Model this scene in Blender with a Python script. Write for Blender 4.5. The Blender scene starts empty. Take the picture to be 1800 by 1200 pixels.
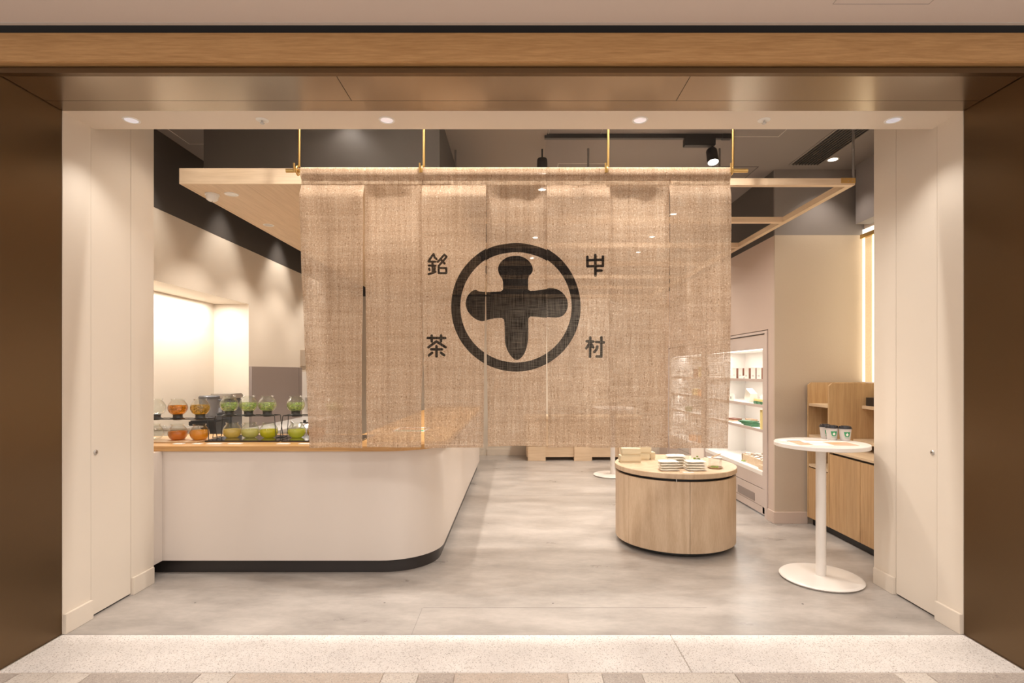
import bpy, bmesh, math, random
import numpy as np
from mathutils import Vector, Matrix
random.seed(7); np.random.seed(7)
PI = math.pi
sc = bpy.context.scene
col = sc.collection
F = 960.0; CX = 910.0; CY = 653.0; H = 1.5
def PX(px, d): return (px-CX)*d/F
def PZ(py, d): return H-(py-CY)*d/F

# ------------------------------------------------------------ camera, world, exposure
cam = bpy.data.cameras.new('camera'); co = bpy.data.objects.new('camera', cam); col.objects.link(co)
co.location = (0, 0, H); co.rotation_euler = (PI/2, 0, 0)
cam.sensor_width = 36; cam.lens = F/1800*36
cam.shift_x = -10/1800; cam.shift_y = 53/1800
cam.clip_start = 0.05
sc.camera = co
w = bpy.data.worlds.new('world'); sc.world = w; w.use_nodes = True
w.node_tree.nodes['Background'].inputs[0].default_value = (1.0, 0.93, 0.87, 1)
w.node_tree.nodes['Background'].inputs[1].default_value = 0.80
sc.view_settings.view_transform = 'Standard'; sc.view_settings.look = 'None'
sc.view_settings.gamma = 1; sc.view_settings.use_curve_mapping = False
sc.view_settings.exposure = 0.0
WARM = (1.0, 0.91, 0.81); WHT = (1.0, 0.96, 0.91)
def area(name, loc, size, power, color=WARM, rot=(0,0,0), sy=None, spread=PI):
    l = bpy.data.lights.new(name, 'AREA'); l.energy = power; l.color = color; l.size = size
    l.spread = spread
    if sy: l.shape = 'RECTANGLE'; l.size_y = sy
    o = bpy.data.objects.new(name, l); o.location = loc; o.rotation_euler = rot; col.objects.link(o); return o
def spot(name, loc, power, ang=75, blend=0.6, color=WARM, rot=(0,0,0), r=0.03):
    l = bpy.data.lights.new(name, 'SPOT'); l.energy = power; l.color = color
    l.spot_size = math.radians(ang); l.spot_blend = blend; l.shadow_soft_size = r
    o = bpy.data.objects.new(name, l); o.location = loc; o.rotation_euler = rot; col.objects.link(o); return o
# the mall's ceiling lamps behind and above the camera
for ax, ay in ((-2.4,0.3),(0,0.3),(2.4,0.3),(-2.4,-2.4),(0,-2.4),(2.4,-2.4)):
    area('mall_lamp', (ax, ay, 3.19), 0.6, 34, WHT)
for ax in (-1.8,-0.6,0.6,1.8):
    spot('mall_spot', (ax, 1.3, 3.2), 62, 120, 0.9, WHT, r=0.08)
# general light of the shop ceiling (rows of recessed lamps)
for ax, ay in ((1.1,5.0),(1.1,7.0),(1.1,8.8)):
    area('shop_ceiling_light', (ax, ay, 3.45), 0.25, 36, WARM, spread=2.3)
NOREN_D = 3.6
for ax in (-1.2,-0.42,0.42,1.22):
    spot('curtain_spot', (ax, 3.392, 3.46), 74, 125, 0.7, WHT, r=0.015)

# ------------------------------------------------------------ materials
MATS = {}
def mat(name, color, rough=0.5, metal=0.0, noise=0.0, nscale=20, bump=0.0, bscale=200, emit=None, estr=0, spec=0.5, coat=0):
    m = bpy.data.materials.new(name); m.use_nodes = True; nt = m.node_tree; b = nt.nodes['Principled BSDF']
    b.inputs['Base Color'].default_value = (*color, 1); b.inputs['Roughness'].default_value = rough
    b.inputs['Metallic'].default_value = metal; b.inputs['Specular IOR Level'].default_value = spec
    b.inputs['Coat Weight'].default_value = coat
    tc = nt.nodes.new('ShaderNodeTexCoord')
    if noise:
        n = nt.nodes.new('ShaderNodeTexNoise'); n.inputs['Scale'].default_value = nscale; n.inputs['Detail'].default_value = 4
        nt.links.new(tc.outputs['Object'], n.inputs['Vector'])
        mx = nt.nodes.new('ShaderNodeMix'); mx.data_type = 'RGBA'
        mx.inputs[6].default_value = (*[c*(1-noise) for c in color], 1); mx.inputs[7].default_value = (*[min(1,c*(1+noise)) for c in color], 1)
        nt.links.new(n.outputs[0], mx.inputs[0]); nt.links.new(mx.outputs[2], b.inputs['Base Color'])
    if bump:
        n2 = nt.nodes.new('ShaderNodeTexNoise'); n2.inputs['Scale'].default_value = bscale
        nt.links.new(tc.outputs['Object'], n2.inputs['Vector'])
        bp = nt.nodes.new('ShaderNodeBump'); bp.inputs['Strength'].default_value = bump; bp.inputs['Distance'].default_value = 0.002
        nt.links.new(n2.outputs[0], bp.inputs['Height']); nt.links.new(bp.outputs[0], b.inputs['Normal'])
    if emit:
        b.inputs['Emission Color'].default_value = (*emit, 1); b.inputs['Emission Strength'].default_value = estr
    MATS[name] = m; return m
def wood(name, c1, c2, axis='Z', rough=0.5, fine=90, coarse=9, stretch=0.05, plank=None, planktone=0.10, ring=0.14, streak=1.5):
    """oak grain running along the given axis"""
    m = bpy.data.materials.new(name); m.use_nodes = True; nt = m.node_tree; b = nt.nodes['Principled BSDF']
    N = nt.nodes.new; L = nt.links.new
    tc = N('ShaderNodeTexCoord'); mp = N('ShaderNodeMapping')
    s = [1, 1, 1]; s['XYZ'.index(axis)] = stretch; mp.inputs['Scale'].default_value = s
    L(tc.outputs['Object'], mp.inputs['Vector'])
    n1 = N('ShaderNodeTexNoise'); n1.inputs['Scale'].default_value = fine; n1.inputs['Detail'].default_value = 5; n1.inputs['Roughness'].default_value = 0.65
    n2 = N('ShaderNodeTexNoise'); n2.inputs['Scale'].default_value = coarse; n2.inputs['Detail'].default_value = 3; n2.inputs['Distortion'].default_value = 0.4
    L(mp.outputs[0], n1.inputs['Vector']); L(mp.outputs[0], n2.inputs['Vector'])
    # rings from the coarse noise give cathedral figures
    mu = N('ShaderNodeMath'); mu.operation = 'MULTIPLY'; mu.inputs[1].default_value = 42; L(n2.outputs[0], mu.inputs[0])
    sn = N('ShaderNodeMath'); sn.operation = 'SINE'; L(mu.outputs[0], sn.inputs[0])
    a1 = N('ShaderNodeMath'); a1.operation = 'MULTIPLY_ADD'; a1.inputs[1].default_value = ring; L(sn.outputs[0], a1.inputs[0])
    sb = N('ShaderNodeMath'); sb.operation = 'MULTIPLY_ADD'; sb.inputs[1].default_value = streak; sb.inputs[2].default_value = 0.5-0.5*streak
    L(n1.outputs[0], sb.inputs[0]); L(sb.outputs[0], a1.inputs[2])
    rp = N('ShaderNodeMix'); rp.data_type = 'RGBA'; rp.clamp_factor = True
    rp.inputs[6].default_value = (*c1, 1); rp.inputs[7].default_value = (*c2, 1)
    L(a1.outputs[0], rp.inputs[0]); out = rp.outputs[2]
    if plank:
        pax, pw = plank
        sp = N('ShaderNodeSeparateXYZ'); L(tc.outputs['Object'], sp.inputs[0])
        dv = N('ShaderNodeMath'); dv.operation = 'DIVIDE'; dv.inputs[1].default_value = pw; L(sp.outputs['XYZ'.index(pax)], dv.inputs[0])
        fl = N('ShaderNodeMath'); fl.operation = 'FLOOR'; L(dv.outputs[0], fl.inputs[0])
        wn = N('ShaderNodeTexWhiteNoise'); wn.noise_dimensions = '1D'; L(fl.outputs[0], wn.inputs['W'])
        v = N('ShaderNodeMath'); v.operation = 'MULTIPLY_ADD'; v.inputs[1].default_value = 2*planktone; v.inputs[2].default_value = 1-planktone
        L(wn.outputs[0], v.inputs[0])
        vm = N('ShaderNodeVectorMath'); vm.operation = 'SCALE'; L(out, vm.inputs[0]); L(v.outputs[0], vm.inputs['Scale']); out = vm.outputs[0]
    L(out, b.inputs['Base Color']); b.inputs['Roughness'].default_value = rough
    bp = N('ShaderNodeBump'); bp.inputs['Strength'].default_value = 0.15; bp.inputs['Distance'].default_value = 0.001
    L(n1.outputs[0], bp.inputs['Height']); L(bp.outputs[0], b.inputs['Normal'])
    MATS[name] = m; return m
def glassy(name, tint=(0.97,0.98,0.97), edge=0.9):
    m = bpy.data.materials.new(name); m.use_nodes = True; nt = m.node_tree; nt.nodes.clear(); N = nt.nodes.new; L = nt.links.new
    o = N('ShaderNodeOutputMaterial'); t = N('ShaderNodeBsdfTransparent'); g = N('ShaderNodeBsdfGlossy'); mx = N('ShaderNodeMixShader'); lw = N('ShaderNodeLayerWeight')
    lw.inputs['Blend'].default_value = 0.5; t.inputs[0].default_value = (*tint,1); g.inputs['Roughness'].default_value = 0.03
    pw = N('ShaderNodeMath'); pw.operation = 'POWER'; pw.inputs[1].default_value = 2.6; L(lw.outputs['Facing'], pw.inputs[0])
    mm = N('ShaderNodeMath'); mm.operation = 'MULTIPLY_ADD'; mm.inputs[1].default_value = edge*0.7; mm.inputs[2].default_value = 0.035
    L(pw.outputs[0], mm.inputs[0]); L(mm.outputs[0], mx.inputs[0]); L(t.outputs[0], mx.inputs[1]); L(g.outputs[0], mx.inputs[2]); L(mx.outputs[0], o.inputs[0])
    MATS[name] = m; return m
def liquid(name, c, dens=0.5):
    m = bpy.data.materials.new(name); m.use_nodes = True; nt = m.node_tree; nt.nodes.clear(); N = nt.nodes.new; L = nt.links.new
    o = N('ShaderNodeOutputMaterial'); t = N('ShaderNodeBsdfTransparent'); d = N('ShaderNodeBsdfDiffuse'); tl = N('ShaderNodeBsdfTranslucent')
    g = N('ShaderNodeBsdfGlossy'); g.inputs['Roughness'].default_value = 0.05
    t.inputs[0].default_value = (*c,1); d.inputs[0].default_value = (*c,1); tl.inputs[0].default_value = (*c,1)
    a = N('ShaderNodeMixShader'); a.inputs[0].default_value = 0.65; b_ = N('ShaderNodeMixShader'); b_.inputs[0].default_value = dens
    e = N('ShaderNodeMixShader'); e.inputs[0].default_value = 0.05
    L(d.outputs[0], a.inputs[1]); L(tl.outputs[0], a.inputs[2]); L(t.outputs[0], b_.inputs[1]); L(a.outputs[0], b_.inputs[2])
    L(b_.outputs[0], e.inputs[1]); L(g.outputs[0], e.inputs[2]); L(e.outputs[0], o.inputs[0])
    MATS[name] = m; return m

mat('cream', (0.72,0.63,0.53), 0.5, noise=0.02, nscale=3)
mat('cream_door', (0.72,0.63,0.53), 0.38)
mat('plaster', (0.70,0.62,0.52), 0.7, bump=0.1, bscale=60)
mat('counter_white', (0.71,0.625,0.555), 0.32)
mat('beige_plaster', (0.50,0.405,0.315), 0.8, bump=0.3, bscale=90)
mat('taupe_wall', (0.56,0.44,0.37), 0.7)
mat('dark_band', (0.080,0.070,0.063), 0.6)
mat('ceiling_grey', (0.225,0.195,0.182), 0.7)
mat('ceiling_grey_light', (0.27,0.23,0.20), 0.7)
mat('mall_ceiling', (0.68,0.585,0.53), 0.7)
mat('dark_gap', (0.012,0.007,0.005), 0.7)
mat('bronze_soffit', (0.36,0.295,0.225), 0.24, metal=1.0)  # lighter copy of the bronze, brighter reflections put into its colour
mat('joint_grey', (0.22,0.2,0.18), 0.6)
mat('line_white', (0.55,0.5,0.46), 0.5)
mat('kick_dark', (0.03,0.024,0.022), 0.35)
mat('white_metal', (0.80,0.74,0.68), 0.3)
mat('fridge_white', (0.86,0.82,0.77), 0.35)
mat('fridge_frame', (0.58,0.48,0.43), 0.4)
mat('grey_door', (0.26,0.21,0.19), 0.45)
mat('steel', (0.55,0.53,0.51), 0.3, metal=1)
mat('bench_grey', (0.55,0.52,0.48), 0.4)
mat('brass', (0.70,0.47,0.18), 0.28, metal=1)
mat('rod_grey', (0.22,0.20,0.19), 0.4, metal=0.6)
mat('black', (0.015,0.014,0.014), 0.4)
mat('black_gloss', (0.02,0.02,0.022), 0.12, coat=0.5)
mat('rubber', (0.045,0.04,0.036), 0.5)
mat('paper', (0.85,0.80,0.74), 0.6)
mat('paper_brown', (0.58,0.36,0.24), 0.6)
mat('paper_grey', (0.35,0.36,0.40), 0.5)
mat('paper_orange', (0.75,0.34,0.14), 0.5)
mat('brown_card', (0.20,0.075,0.045), 0.5)
mat('green_card', (0.07,0.20,0.10), 0.5)
mat('yellow_card', (0.80,0.66,0.28), 0.5)
mat('orange_card', (0.80,0.32,0.06), 0.5)
mat('tan_box', (0.68,0.58,0.40), 0.6)
mat('packet', (0.84,0.79,0.69), 0.6, bump=0.2, bscale=120)
mat('cup_grey', (0.58,0.54,0.51), 0.6)
mat('lid_black', (0.025,0.024,0.028), 0.25)
mat('logo_green', (0.03,0.28,0.11), 0.5)
mat('print_ink', (0.03,0.028,0.025), 0.6)
mat('leaf', (0.24,0.36,0.06), 0.6, noise=0.5, nscale=60)
mat('leaf_light', (0.45,0.55,0.14), 0.6, noise=0.3, nscale=60)
mat('leaf_brown', (0.16,0.10,0.025), 0.6, noise=0.5, nscale=60)
mat('lamp_glow', (1,1,1), 0.5, emit=(1.0,0.93,0.84), estr=9)
mat('lamp_off', (0.75,0.75,0.8), 0.25, metal=0.7, emit=(0.8,0.85,1.0), estr=0.35)
mat('led_strip', (1,1,1), 0.5, emit=(1.0,0.93,0.84), estr=2.5)
mat('led_blue', (0.1,0.2,1), 0.5, emit=(0.1,0.25,1.0), estr=4)
mat('lightbox', (1,1,0.9), 0.5, emit=(1.0,0.93,0.74), estr=2.2)
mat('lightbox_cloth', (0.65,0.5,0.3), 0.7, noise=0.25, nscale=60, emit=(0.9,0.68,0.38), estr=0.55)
mat('white_plastic', (0.82,0.80,0.76), 0.4)
mat('machine_grey', (0.12,0.12,0.125), 0.3, metal=0.5)
mat('jar_smoke', (0.2,0.19,0.19), 0.15)
wood('oak', (0.43,0.265,0.125), (0.62,0.42,0.225), 'Z', 0.5, plank=('X',0.13), planktone=0.05)
wood('oak_h', (0.38,0.23,0.115), (0.59,0.40,0.22), 'X', 0.5)
wood('oak_drum', (0.50,0.34,0.205), (0.72,0.55,0.385), 'Z', 0.45, fine=130, coarse=4.5, stretch=0.14, ring=0.17, streak=1.0)
wood('oak_pale', (0.60,0.44,0.28), (0.80,0.63,0.45), 'X', 0.5, coarse=10)
wood('oak_pale_y', (0.58,0.42,0.26), (0.74,0.57,0.39), 'Y', 0.5, coarse=10)
wood('oak_counter', (0.44,0.225,0.075), (0.66,0.39,0.16), 'X', 0.4)
wood('beam_wood', (0.40,0.21,0.075), (0.60,0.35,0.15), 'X', 0.5, fine=130, coarse=14, stretch=0.07)
wood('pine', (0.64,0.46,0.29), (0.78,0.60,0.42), 'X', 0.5)
wood('cab', (0.42,0.245,0.11), (0.58,0.37,0.19), 'Z', 0.45, plank=('Y',0.16), planktone=0.06)
glassy('glass')
glassy('acrylic', (0.93,0.95,0.96), 1.0)
liquid('tea_red', (0.80,0.38,0.07), 0.6)
liquid('tea_orange', (0.85,0.30,0.015), 0.7)
liquid('tea_amber', (0.92,0.53,0.07), 0.7)
liquid('tea_yellow', (0.95,0.78,0.34), 0.7)
liquid('tea_pale', (0.90,0.85,0.42), 0.65)
liquid('tea_green', (0.86,0.80,0.06), 0.75)
liquid('tea_lime', (0.82,0.82,0.18), 0.7)
liquid('tea_mist', (0.86,0.90,0.62), 0.16)
liquid('tea_clear_orange', (0.95,0.52,0.06), 0.25)
liquid('tea_clear_amber', (0.92,0.66,0.16), 0.22)

# brown satin metal of the portal
m = mat('bronze', (0.175,0.117,0.066), 0.30, metal=1.0)
nt = m.node_tree; b = nt.nodes['Principled BSDF']
n = nt.nodes.new('ShaderNodeTexNoise'); n.inputs['Scale'].default_value = 420; tc = nt.nodes.new('ShaderNodeTexCoord'); nt.links.new(tc.outputs['Object'], n.inputs['Vector'])
mr = nt.nodes.new('ShaderNodeMapRange'); mr.inputs[3].default_value = 0.30; mr.inputs[4].default_value = 0.42
nt.links.new(n.outputs[0], mr.inputs[0]); nt.links.new(mr.outputs[0], b.inputs['Roughness'])

# trowelled concrete floor
def floor_mat():
    m = bpy.data.materials.new('concrete'); m.use_nodes = True; nt = m.node_tree; b = nt.nodes['Principled BSDF']; N = nt.nodes.new; L = nt.links.new
    tc = N('ShaderNodeTexCoord'); mp = N('ShaderNodeMapping'); mp.inputs['Scale'].default_value = (1.0,2.2,1); mp.inputs['Rotation'].default_value = (0,0,0.25)
    L(tc.outputs['Object'], mp.inputs[0])
    a = N('ShaderNodeTexNoise'); a.inputs['Scale'].default_value = 1.6; a.inputs['Detail'].default_value = 8; a.inputs['Roughness'].default_value = 0.62; a.inputs['Distortion'].default_value = 0.0
    c = N('ShaderNodeTexNoise'); c.inputs['Scale'].default_value = 14; c.inputs['Detail'].default_value = 6; c.inputs['Roughness'].default_value = 0.7; c.inputs['Distortion'].default_value = 0.0
    L(mp.outputs[0], a.inputs['Vector']); L(mp.outputs[0], c.inputs['Vector'])
    ad = N('ShaderNodeMath'); ad.operation = 'MULTIPLY_ADD'; ad.inputs[1].default_value = 0.35; L(c.outputs[0], ad.inputs[0]); L(a.outputs[0], ad.inputs[2])
    cr = N('ShaderNodeValToRGB'); e = cr.color_ramp.elements
    e[0].position = 0.38; e[0].color = (0.24,0.212,0.19,1); e[1].position = 0.95; e[1].color = (0.51,0.455,0.41,1)
    L(ad.outputs[0], cr.inputs[0]); L(cr.outputs[0], b.inputs['Base Color'])
    mr = N('ShaderNodeMapRange'); mr.inputs[1].default_value = 0.3; mr.inputs[2].default_value = 0.7; mr.inputs[3].default_value = 0.26; mr.inputs[4].default_value = 0.42
    L(a.outputs[0], mr.inputs[0]); L(mr.outputs[0], b.inputs['Roughness'])
    MATS['concrete'] = m
floor_mat()
def stone(name, base, s1, s2, sc_=230, veins=False):
    m = bpy.data.materials.new(name); m.use_nodes = True; nt = m.node_tree; b = nt.nodes['Principled BSDF']; N = nt.nodes.new; L = nt.links.new
    tc = N('ShaderNodeTexCoord'); v = N('ShaderNodeTexVoronoi'); v.inputs['Scale'].default_value = sc_/2; L(tc.outputs['Object'], v.inputs['Vector'])
    wn = N('ShaderNodeTexWhiteNoise'); wn.noise_dimensions = '3D'; L(v.outputs['Position'], wn.inputs['Vector'])
    cr = N('ShaderNodeValToRGB'); cr.color_ramp.interpolation = 'CONSTANT'; e = cr.color_ramp.elements
    e[0].position = 0; e[0].color = (*s1,1); e[1].position = 0.07; e[1].color = (*s2,1)
    x = e.new(0.22); x.color = (*base,1); x = e.new(0.75); x.color = (*[min(1,q*1.06) for q in base],1)
    L(wn.outputs[0], cr.inputs[0])
    n = N('ShaderNodeTexNoise'); n.inputs['Scale'].default_value = 5 if not veins else 9; n.inputs['Detail'].default_value = 6; n.inputs['Distortion'].default_value = 2 if veins else 0
    L(tc.outputs['Object'], n.inputs['Vector'])
    mr = N('ShaderNodeMapRange'); mr.inputs[3].default_value = 0.82; mr.inputs[4].default_value = 1.12; L(n.outputs[0], mr.inputs[0])
    vm = N('ShaderNodeVectorMath'); vm.operation = 'SCALE'; L(cr.outputs[0], vm.inputs[0]); L(mr.outputs[0], vm.inputs['Scale'])
    L(vm.outputs[0], b.inputs['Base Color']); b.inputs['Roughness'].default_value = 0.4; MATS[name] = m
stone('terrazzo', (0.86,0.81,0.77), (0.50,0.44,0.40), (0.74,0.68,0.63), 420)
stone('stone_white', (0.74,0.67,0.60), (0.5,0.42,0.36), (0.64,0.56,0.5), 420)
stone('stone_grey', (0.50,0.43,0.38), (0.36,0.30,0.27), (0.62,0.56,0.5), 420, veins=True)
stone('stone_beige', (0.62,0.52,0.44), (0.45,0.38,0.32), (0.7,0.62,0.55), 420, veins=True)

# open weave hemp cloth with the dyed print carried in a vertex attribute
def cloth_mat():
    m = bpy.data.materials.new('hemp_cloth'); m.use_nodes = True; nt = m.node_tree; nt.nodes.clear(); N = nt.nodes.new; L = nt.links.new
    o = N('ShaderNodeOutputMaterial'); tc = N('ShaderNodeTexCoord')
    oi = N('ShaderNodeObjectInfo'); om = N('ShaderNodeVectorMath'); om.operation = 'SCALE'; om.inputs[0].default_value = (37.0, 0.0, 19.0); L(oi.outputs['Random'], om.inputs['Scale'])
    va = N('ShaderNodeVectorMath'); va.operation = 'ADD'; L(tc.outputs['Object'], va.inputs[0]); L(om.outputs[0], va.inputs[1])
    def thread(sx, sz, det=2.0):
        mp = N('ShaderNodeMapping'); mp.inputs['Scale'].default_value = (sx, 0.0, sz); L(va.outputs[0], mp.inputs[0])
        n = N('ShaderNodeTexNoise'); n.inputs['Scale'].default_value = 1; n.inputs['Detail'].default_value = det; n.inputs['Roughness'].default_value = 0.6
        L(mp.outputs[0], n.inputs['Vector']); return n.outputs[0]
    v = thread(300, 7); h = thread(9, 280); v2 = thread(40, 0.9); h2 = thread(0.9, 26); s = thread(120, 120, 2)
    def ma(a, k, c):
        x = N('ShaderNodeMath'); x.operation = 'MULTIPLY_ADD'; L(a, x.inputs[0]); x.inputs[1].default_value = k
        if isinstance(c, float): x.inputs[2].default_value = c
        else: L(c, x.inputs[2])
        return x.outputs[0]
    t = ma(v, 0.62, -0.42); t = ma(h, 0.40, t); t = ma(v2, 0.24, t); t = ma(h2, 0.20, t); t = ma(s, 0.56, t)   # around 0.6
    sl = thread(95, 75, 0); sm_ = N('ShaderNodeMapRange'); sm_.inputs[1].default_value = 0.70; sm_.inputs[2].default_value = 0.78; sm_.inputs[4].default_value = 0.18; L(sl, sm_.inputs[0])
    sq = N('ShaderNodeMapRange'); sq.inputs[1].default_value = 0.30; sq.inputs[2].default_value = 0.22; sq.inputs[4].default_value = 0.17; L(sl, sq.inputs[0])
    t0 = t; t = ma(sm_.outputs[0], 1.0, t); t = ma(sq.outputs[0], -1.0, t)
    cr = N('ShaderNodeValToRGB'); e = cr.color_ramp.elements
    e[0].position = 0.34; e[0].color = (0.25,0.152,0.085,1); e[1].position = 0.86; e[1].color = (0.82,0.66,0.50,1)
    x = e.new(0.58); x.color = (0.50,0.352,0.238,1)
    L(t, cr.inputs[0])
    at = N('ShaderNodeAttribute'); at.attribute_name = 'print'
    gt = N('ShaderNodeMapRange'); gt.inputs[1].default_value = -0.0006; gt.inputs[2].default_value = 0.0012; L(at.outputs['Fac'], gt.inputs[0])
    ink = N('ShaderNodeValToRGB'); e = ink.color_ramp.elements
    e[0].position = 0.5; e[0].color = (0.012,0.010,0.009,1); e[1].position = 0.88; e[1].color = (0.055,0.043,0.034,1)
    L(t, ink.inputs[0])
    mx = N('ShaderNodeMix'); mx.data_type = 'RGBA'; L(gt.outputs[0], mx.inputs[0]); L(cr.outputs[0], mx.inputs[6]); L(ink.outputs[0], mx.inputs[7])
    d = N('ShaderNodeBsdfDiffuse'); tl = N('ShaderNodeBsdfTranslucent'); tr = N('ShaderNodeBsdfTransparent')
    L(mx.outputs[2], d.inputs[0]); L(mx.outputs[2], tl.inputs[0])
    bp = N('ShaderNodeBump'); bp.inputs['Strength'].default_value = 0.6; bp.inputs['Distance'].default_value = 0.002; L(t, bp.inputs['Height']); L(bp.outputs[0], d.inputs['Normal'])
    a = N('ShaderNodeMixShader'); a.inputs[0].default_value = 0.30; L(d.outputs[0], a.inputs[1]); L(tl.outputs[0], a.inputs[2])
    hole = N('ShaderNodeMapRange'); hole.inputs[1].default_value = 0.40; hole.inputs[2].default_value = 0.66; hole.inputs[3].default_value = 0.02; hole.inputs[4].default_value = 0.40
    q = ma(v, 0.6, -0.05); q = ma(h, 0.5, q); L(q, hole.inputs[0])
    hk = N('ShaderNodeMath'); hk.operation = 'MULTIPLY_ADD'; L(gt.outputs[0], hk.inputs[0]); hk.inputs[1].default_value = -0.5; hk.inputs[2].default_value = 1.0
    hh_ = N('ShaderNodeMath'); hh_.operation = 'MULTIPLY'; L(hk.outputs[0], hh_.inputs[0]); L(hole.outputs[0], hh_.inputs[1])
    c_ = N('ShaderNodeMixShader'); L(hh_.outputs[0], c_.inputs[0]); L(a.outputs[0], c_.inputs[1]); L(tr.outputs[0], c_.inputs[2]); L(c_.outputs[0], o.inputs[0])
    MATS['hemp'] = m
cloth_mat()

# ------------------------------------------------------------ mesh helpers
class MB:
    def __init__(s): s.bm = bmesh.new()
    def box(s, x0, x1, y0, y1, z0, z1, bev=0, seg=2, M=None):
        r = bmesh.ops.create_cube(s.bm, size=1); vs = r['verts']
        bmesh.ops.scale(s.bm, verts=vs, vec=(abs(x1-x0), abs(y1-y0), abs(z1-z0)))
        bmesh.ops.translate(s.bm, verts=vs, vec=((x0+x1)/2, (y0+y1)/2, (z0+z1)/2))
        if bev:
            es = list({e for v in vs for e in v.link_edges})
            rr = bmesh.ops.bevel(s.bm, geom=es, offset=bev, segments=seg, affect='EDGES'); vs = list({v for f in rr['faces'] for v in f.verts} | {v for v in vs if v.is_valid})
        if M is not None:
            bmesh.ops.transform(s.bm, matrix=M, verts=[v for v in vs if v.is_valid])
        return s
    def lathe(s, prof, n=32, c=(0,0,0), cap=False):
        rings = []
        for r, z in prof:
            if r < 1e-6: rings.append([s.bm.verts.new((c[0], c[1], c[2]+z))])
            else: rings.append([s.bm.verts.new((c[0]+r*math.cos(2*PI*i/n), c[1]+r*math.sin(2*PI*i/n), c[2]+z)) for i in range(n)])
        for a, b_ in zip(rings, rings[1:]):
            for i in range(n):
                j = (i+1) % n
                if len(a) == 1 and len(b_) > 1: s.bm.faces.new((a[0], b_[j], b_[i]))
                elif len(b_) == 1 and len(a) > 1: s.bm.faces.new((a[i], a[j], b_[0]))
                elif len(a) > 1: s.bm.faces.new((a[i], a[j], b_[j], b_[i]))
        return s
    def tube(s, pts, r, n=10, closed=False):
        pts = [Vector(p) for p in pts]; rings = []; up = None
        for i, p in enumerate(pts):
            a = pts[i-1] if (i > 0 or closed) else pts[i]; b_ = pts[(i+1) % len(pts)] if (i < len(pts)-1 or closed) else pts[i]
            t = (b_-a).normalized()
            if up is None: up = Vector((0,0,1)) if abs(t.z) < 0.9 else Vector((1,0,0))
            u = t.cross(up).normalized(); v = u.cross(t).normalized(); up = v
            rings.append([s.bm.verts.new(p+u*r*math.cos(2*PI*k/n)+v*r*math.sin(2*PI*k/n)) for k in range(n)])
        m_ = len(rings)
        for i in range(m_ if closed else m_-1):
            a, b_ = rings[i], rings[(i+1) % m_]
            for k in range(n): s.bm.faces.new((a[k], a[(k+1)%n], b_[(k+1)%n], b_[k]))
        if not closed: s.bm.faces.new(rings[0][::-1]); s.bm.faces.new(rings[-1])
        return s
    def prism(s, poly, z0, z1, bev=0):
        """poly in xy extruded along z"""
        a = [s.bm.verts.new((x, y, z0)) for x, y in poly]; b_ = [s.bm.verts.new((x, y, z1)) for x, y in poly]; n = len(poly)
        f1 = s.bm.faces.new(a[::-1]); f2 = s.bm.faces.new(b_)
        for i in range(n): s.bm.faces.new((a[i], a[(i+1)%n], b_[(i+1)%n], b_[i]))
        if bev:
            es = list(f1.edges)+list(f2.edges); bmesh.ops.bevel(s.bm, geom=es, offset=bev, segments=2, affect='EDGES')
        return s
    def wire_box(s, pts, r, closed=False, n=6): return s.tube(pts, r, n, closed)
    def build(s, name, m, parent=None, smooth=False, loc=None):
        me = bpy.data.meshes.new(name); bmesh.ops.recalc_face_normals(s.bm, faces=s.bm.faces); s.bm.to_mesh(me); s.bm.free()
        me.materials.append(MATS[m])
        if smooth:
            me.shade_smooth(); me.set_sharp_from_angle(angle=math.radians(38))
        o = bpy.data.objects.new(name, me); col.objects.link(o)
        if parent: o.parent = parent
        if loc: o.location = loc
        return o
def tag(o, label, cat, group=None):
    o['label'] = label; o['category'] = cat
    if group: o['group'] = group
    return o
def st(o): o['kind'] = 'structure'; return o
def stuff(o): o['kind'] = 'stuff'; return o
def empty(name, loc, label, cat, group=None, rz=0):
    o = bpy.data.objects.new(name, None); o.location = loc; o.rotation_euler = (0,0,rz); o.empty_display_size = 0.05
    col.objects.link(o); return tag(o, label, cat, group)
def copy_tree(o, parent=None):
    c = o.copy(); col.objects.link(c); c.parent = parent
    for ch in list(o.children): copy_tree(ch, c)
    return c
def bx(name, m, x0, x1, y0, y1, z0, z1, parent=None, bev=0, smooth=False):
    return MB().box(x0, x1, y0, y1, z0, z1, bev).build(name, m, parent, smooth)

XL, XR = -2.597, 2.542          # jamb planes
D0, D1, D2 = 2.72, 3.117, 3.877 # portal front, jamb front, jamb end
ZS = 2.987                      # soffit
ZC = 3.50                       # shop ceiling
WL, WR, WN = -2.985, 2.545, 3.43
YB = 9.8

# ------------------------------------------------------------ floor
fl = st(bx('floor', 'concrete', -3.6, 3.6, D1, YB+0.1, -0.06, 0.0))
for y, x0, x1 in ((3.47,-0.6,1.2),(6.6,-0.6,1.2)):
    bx('floor_joint', 'joint_grey', x0, x1, y, y+0.002, -0.001, 0.0006, fl)
bx('floor_joint', 'joint_grey', PX(728,3.2), PX(728,3.2)+0.002, D1, 3.47, -0.001, 0.0006, fl)
for px_, py_ in ((343,1059),(676,1059),(972,1060),(1411,1061)):
    d_ = 1440/(py_-CY); MB().lathe([(0,0.0012),(0.006,0.001),(0.007,-0.001)], 14, (PX(px_,d_), d_, 0)).build('floor_plug', 'rod_grey', fl)
fo = st(bx('floor', 'stone_beige', -6, 6, -5, D0-0.09, -0.09, -0.045))
for a_, b_ in ((-3.2, 0.868), (0.872, 3.2)):
    bx('terrazzo_slab', 'terrazzo', a_, b_, D0+0.01, D1-0.003, -0.04, 0.0, fo, bev=0.0015)
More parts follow.
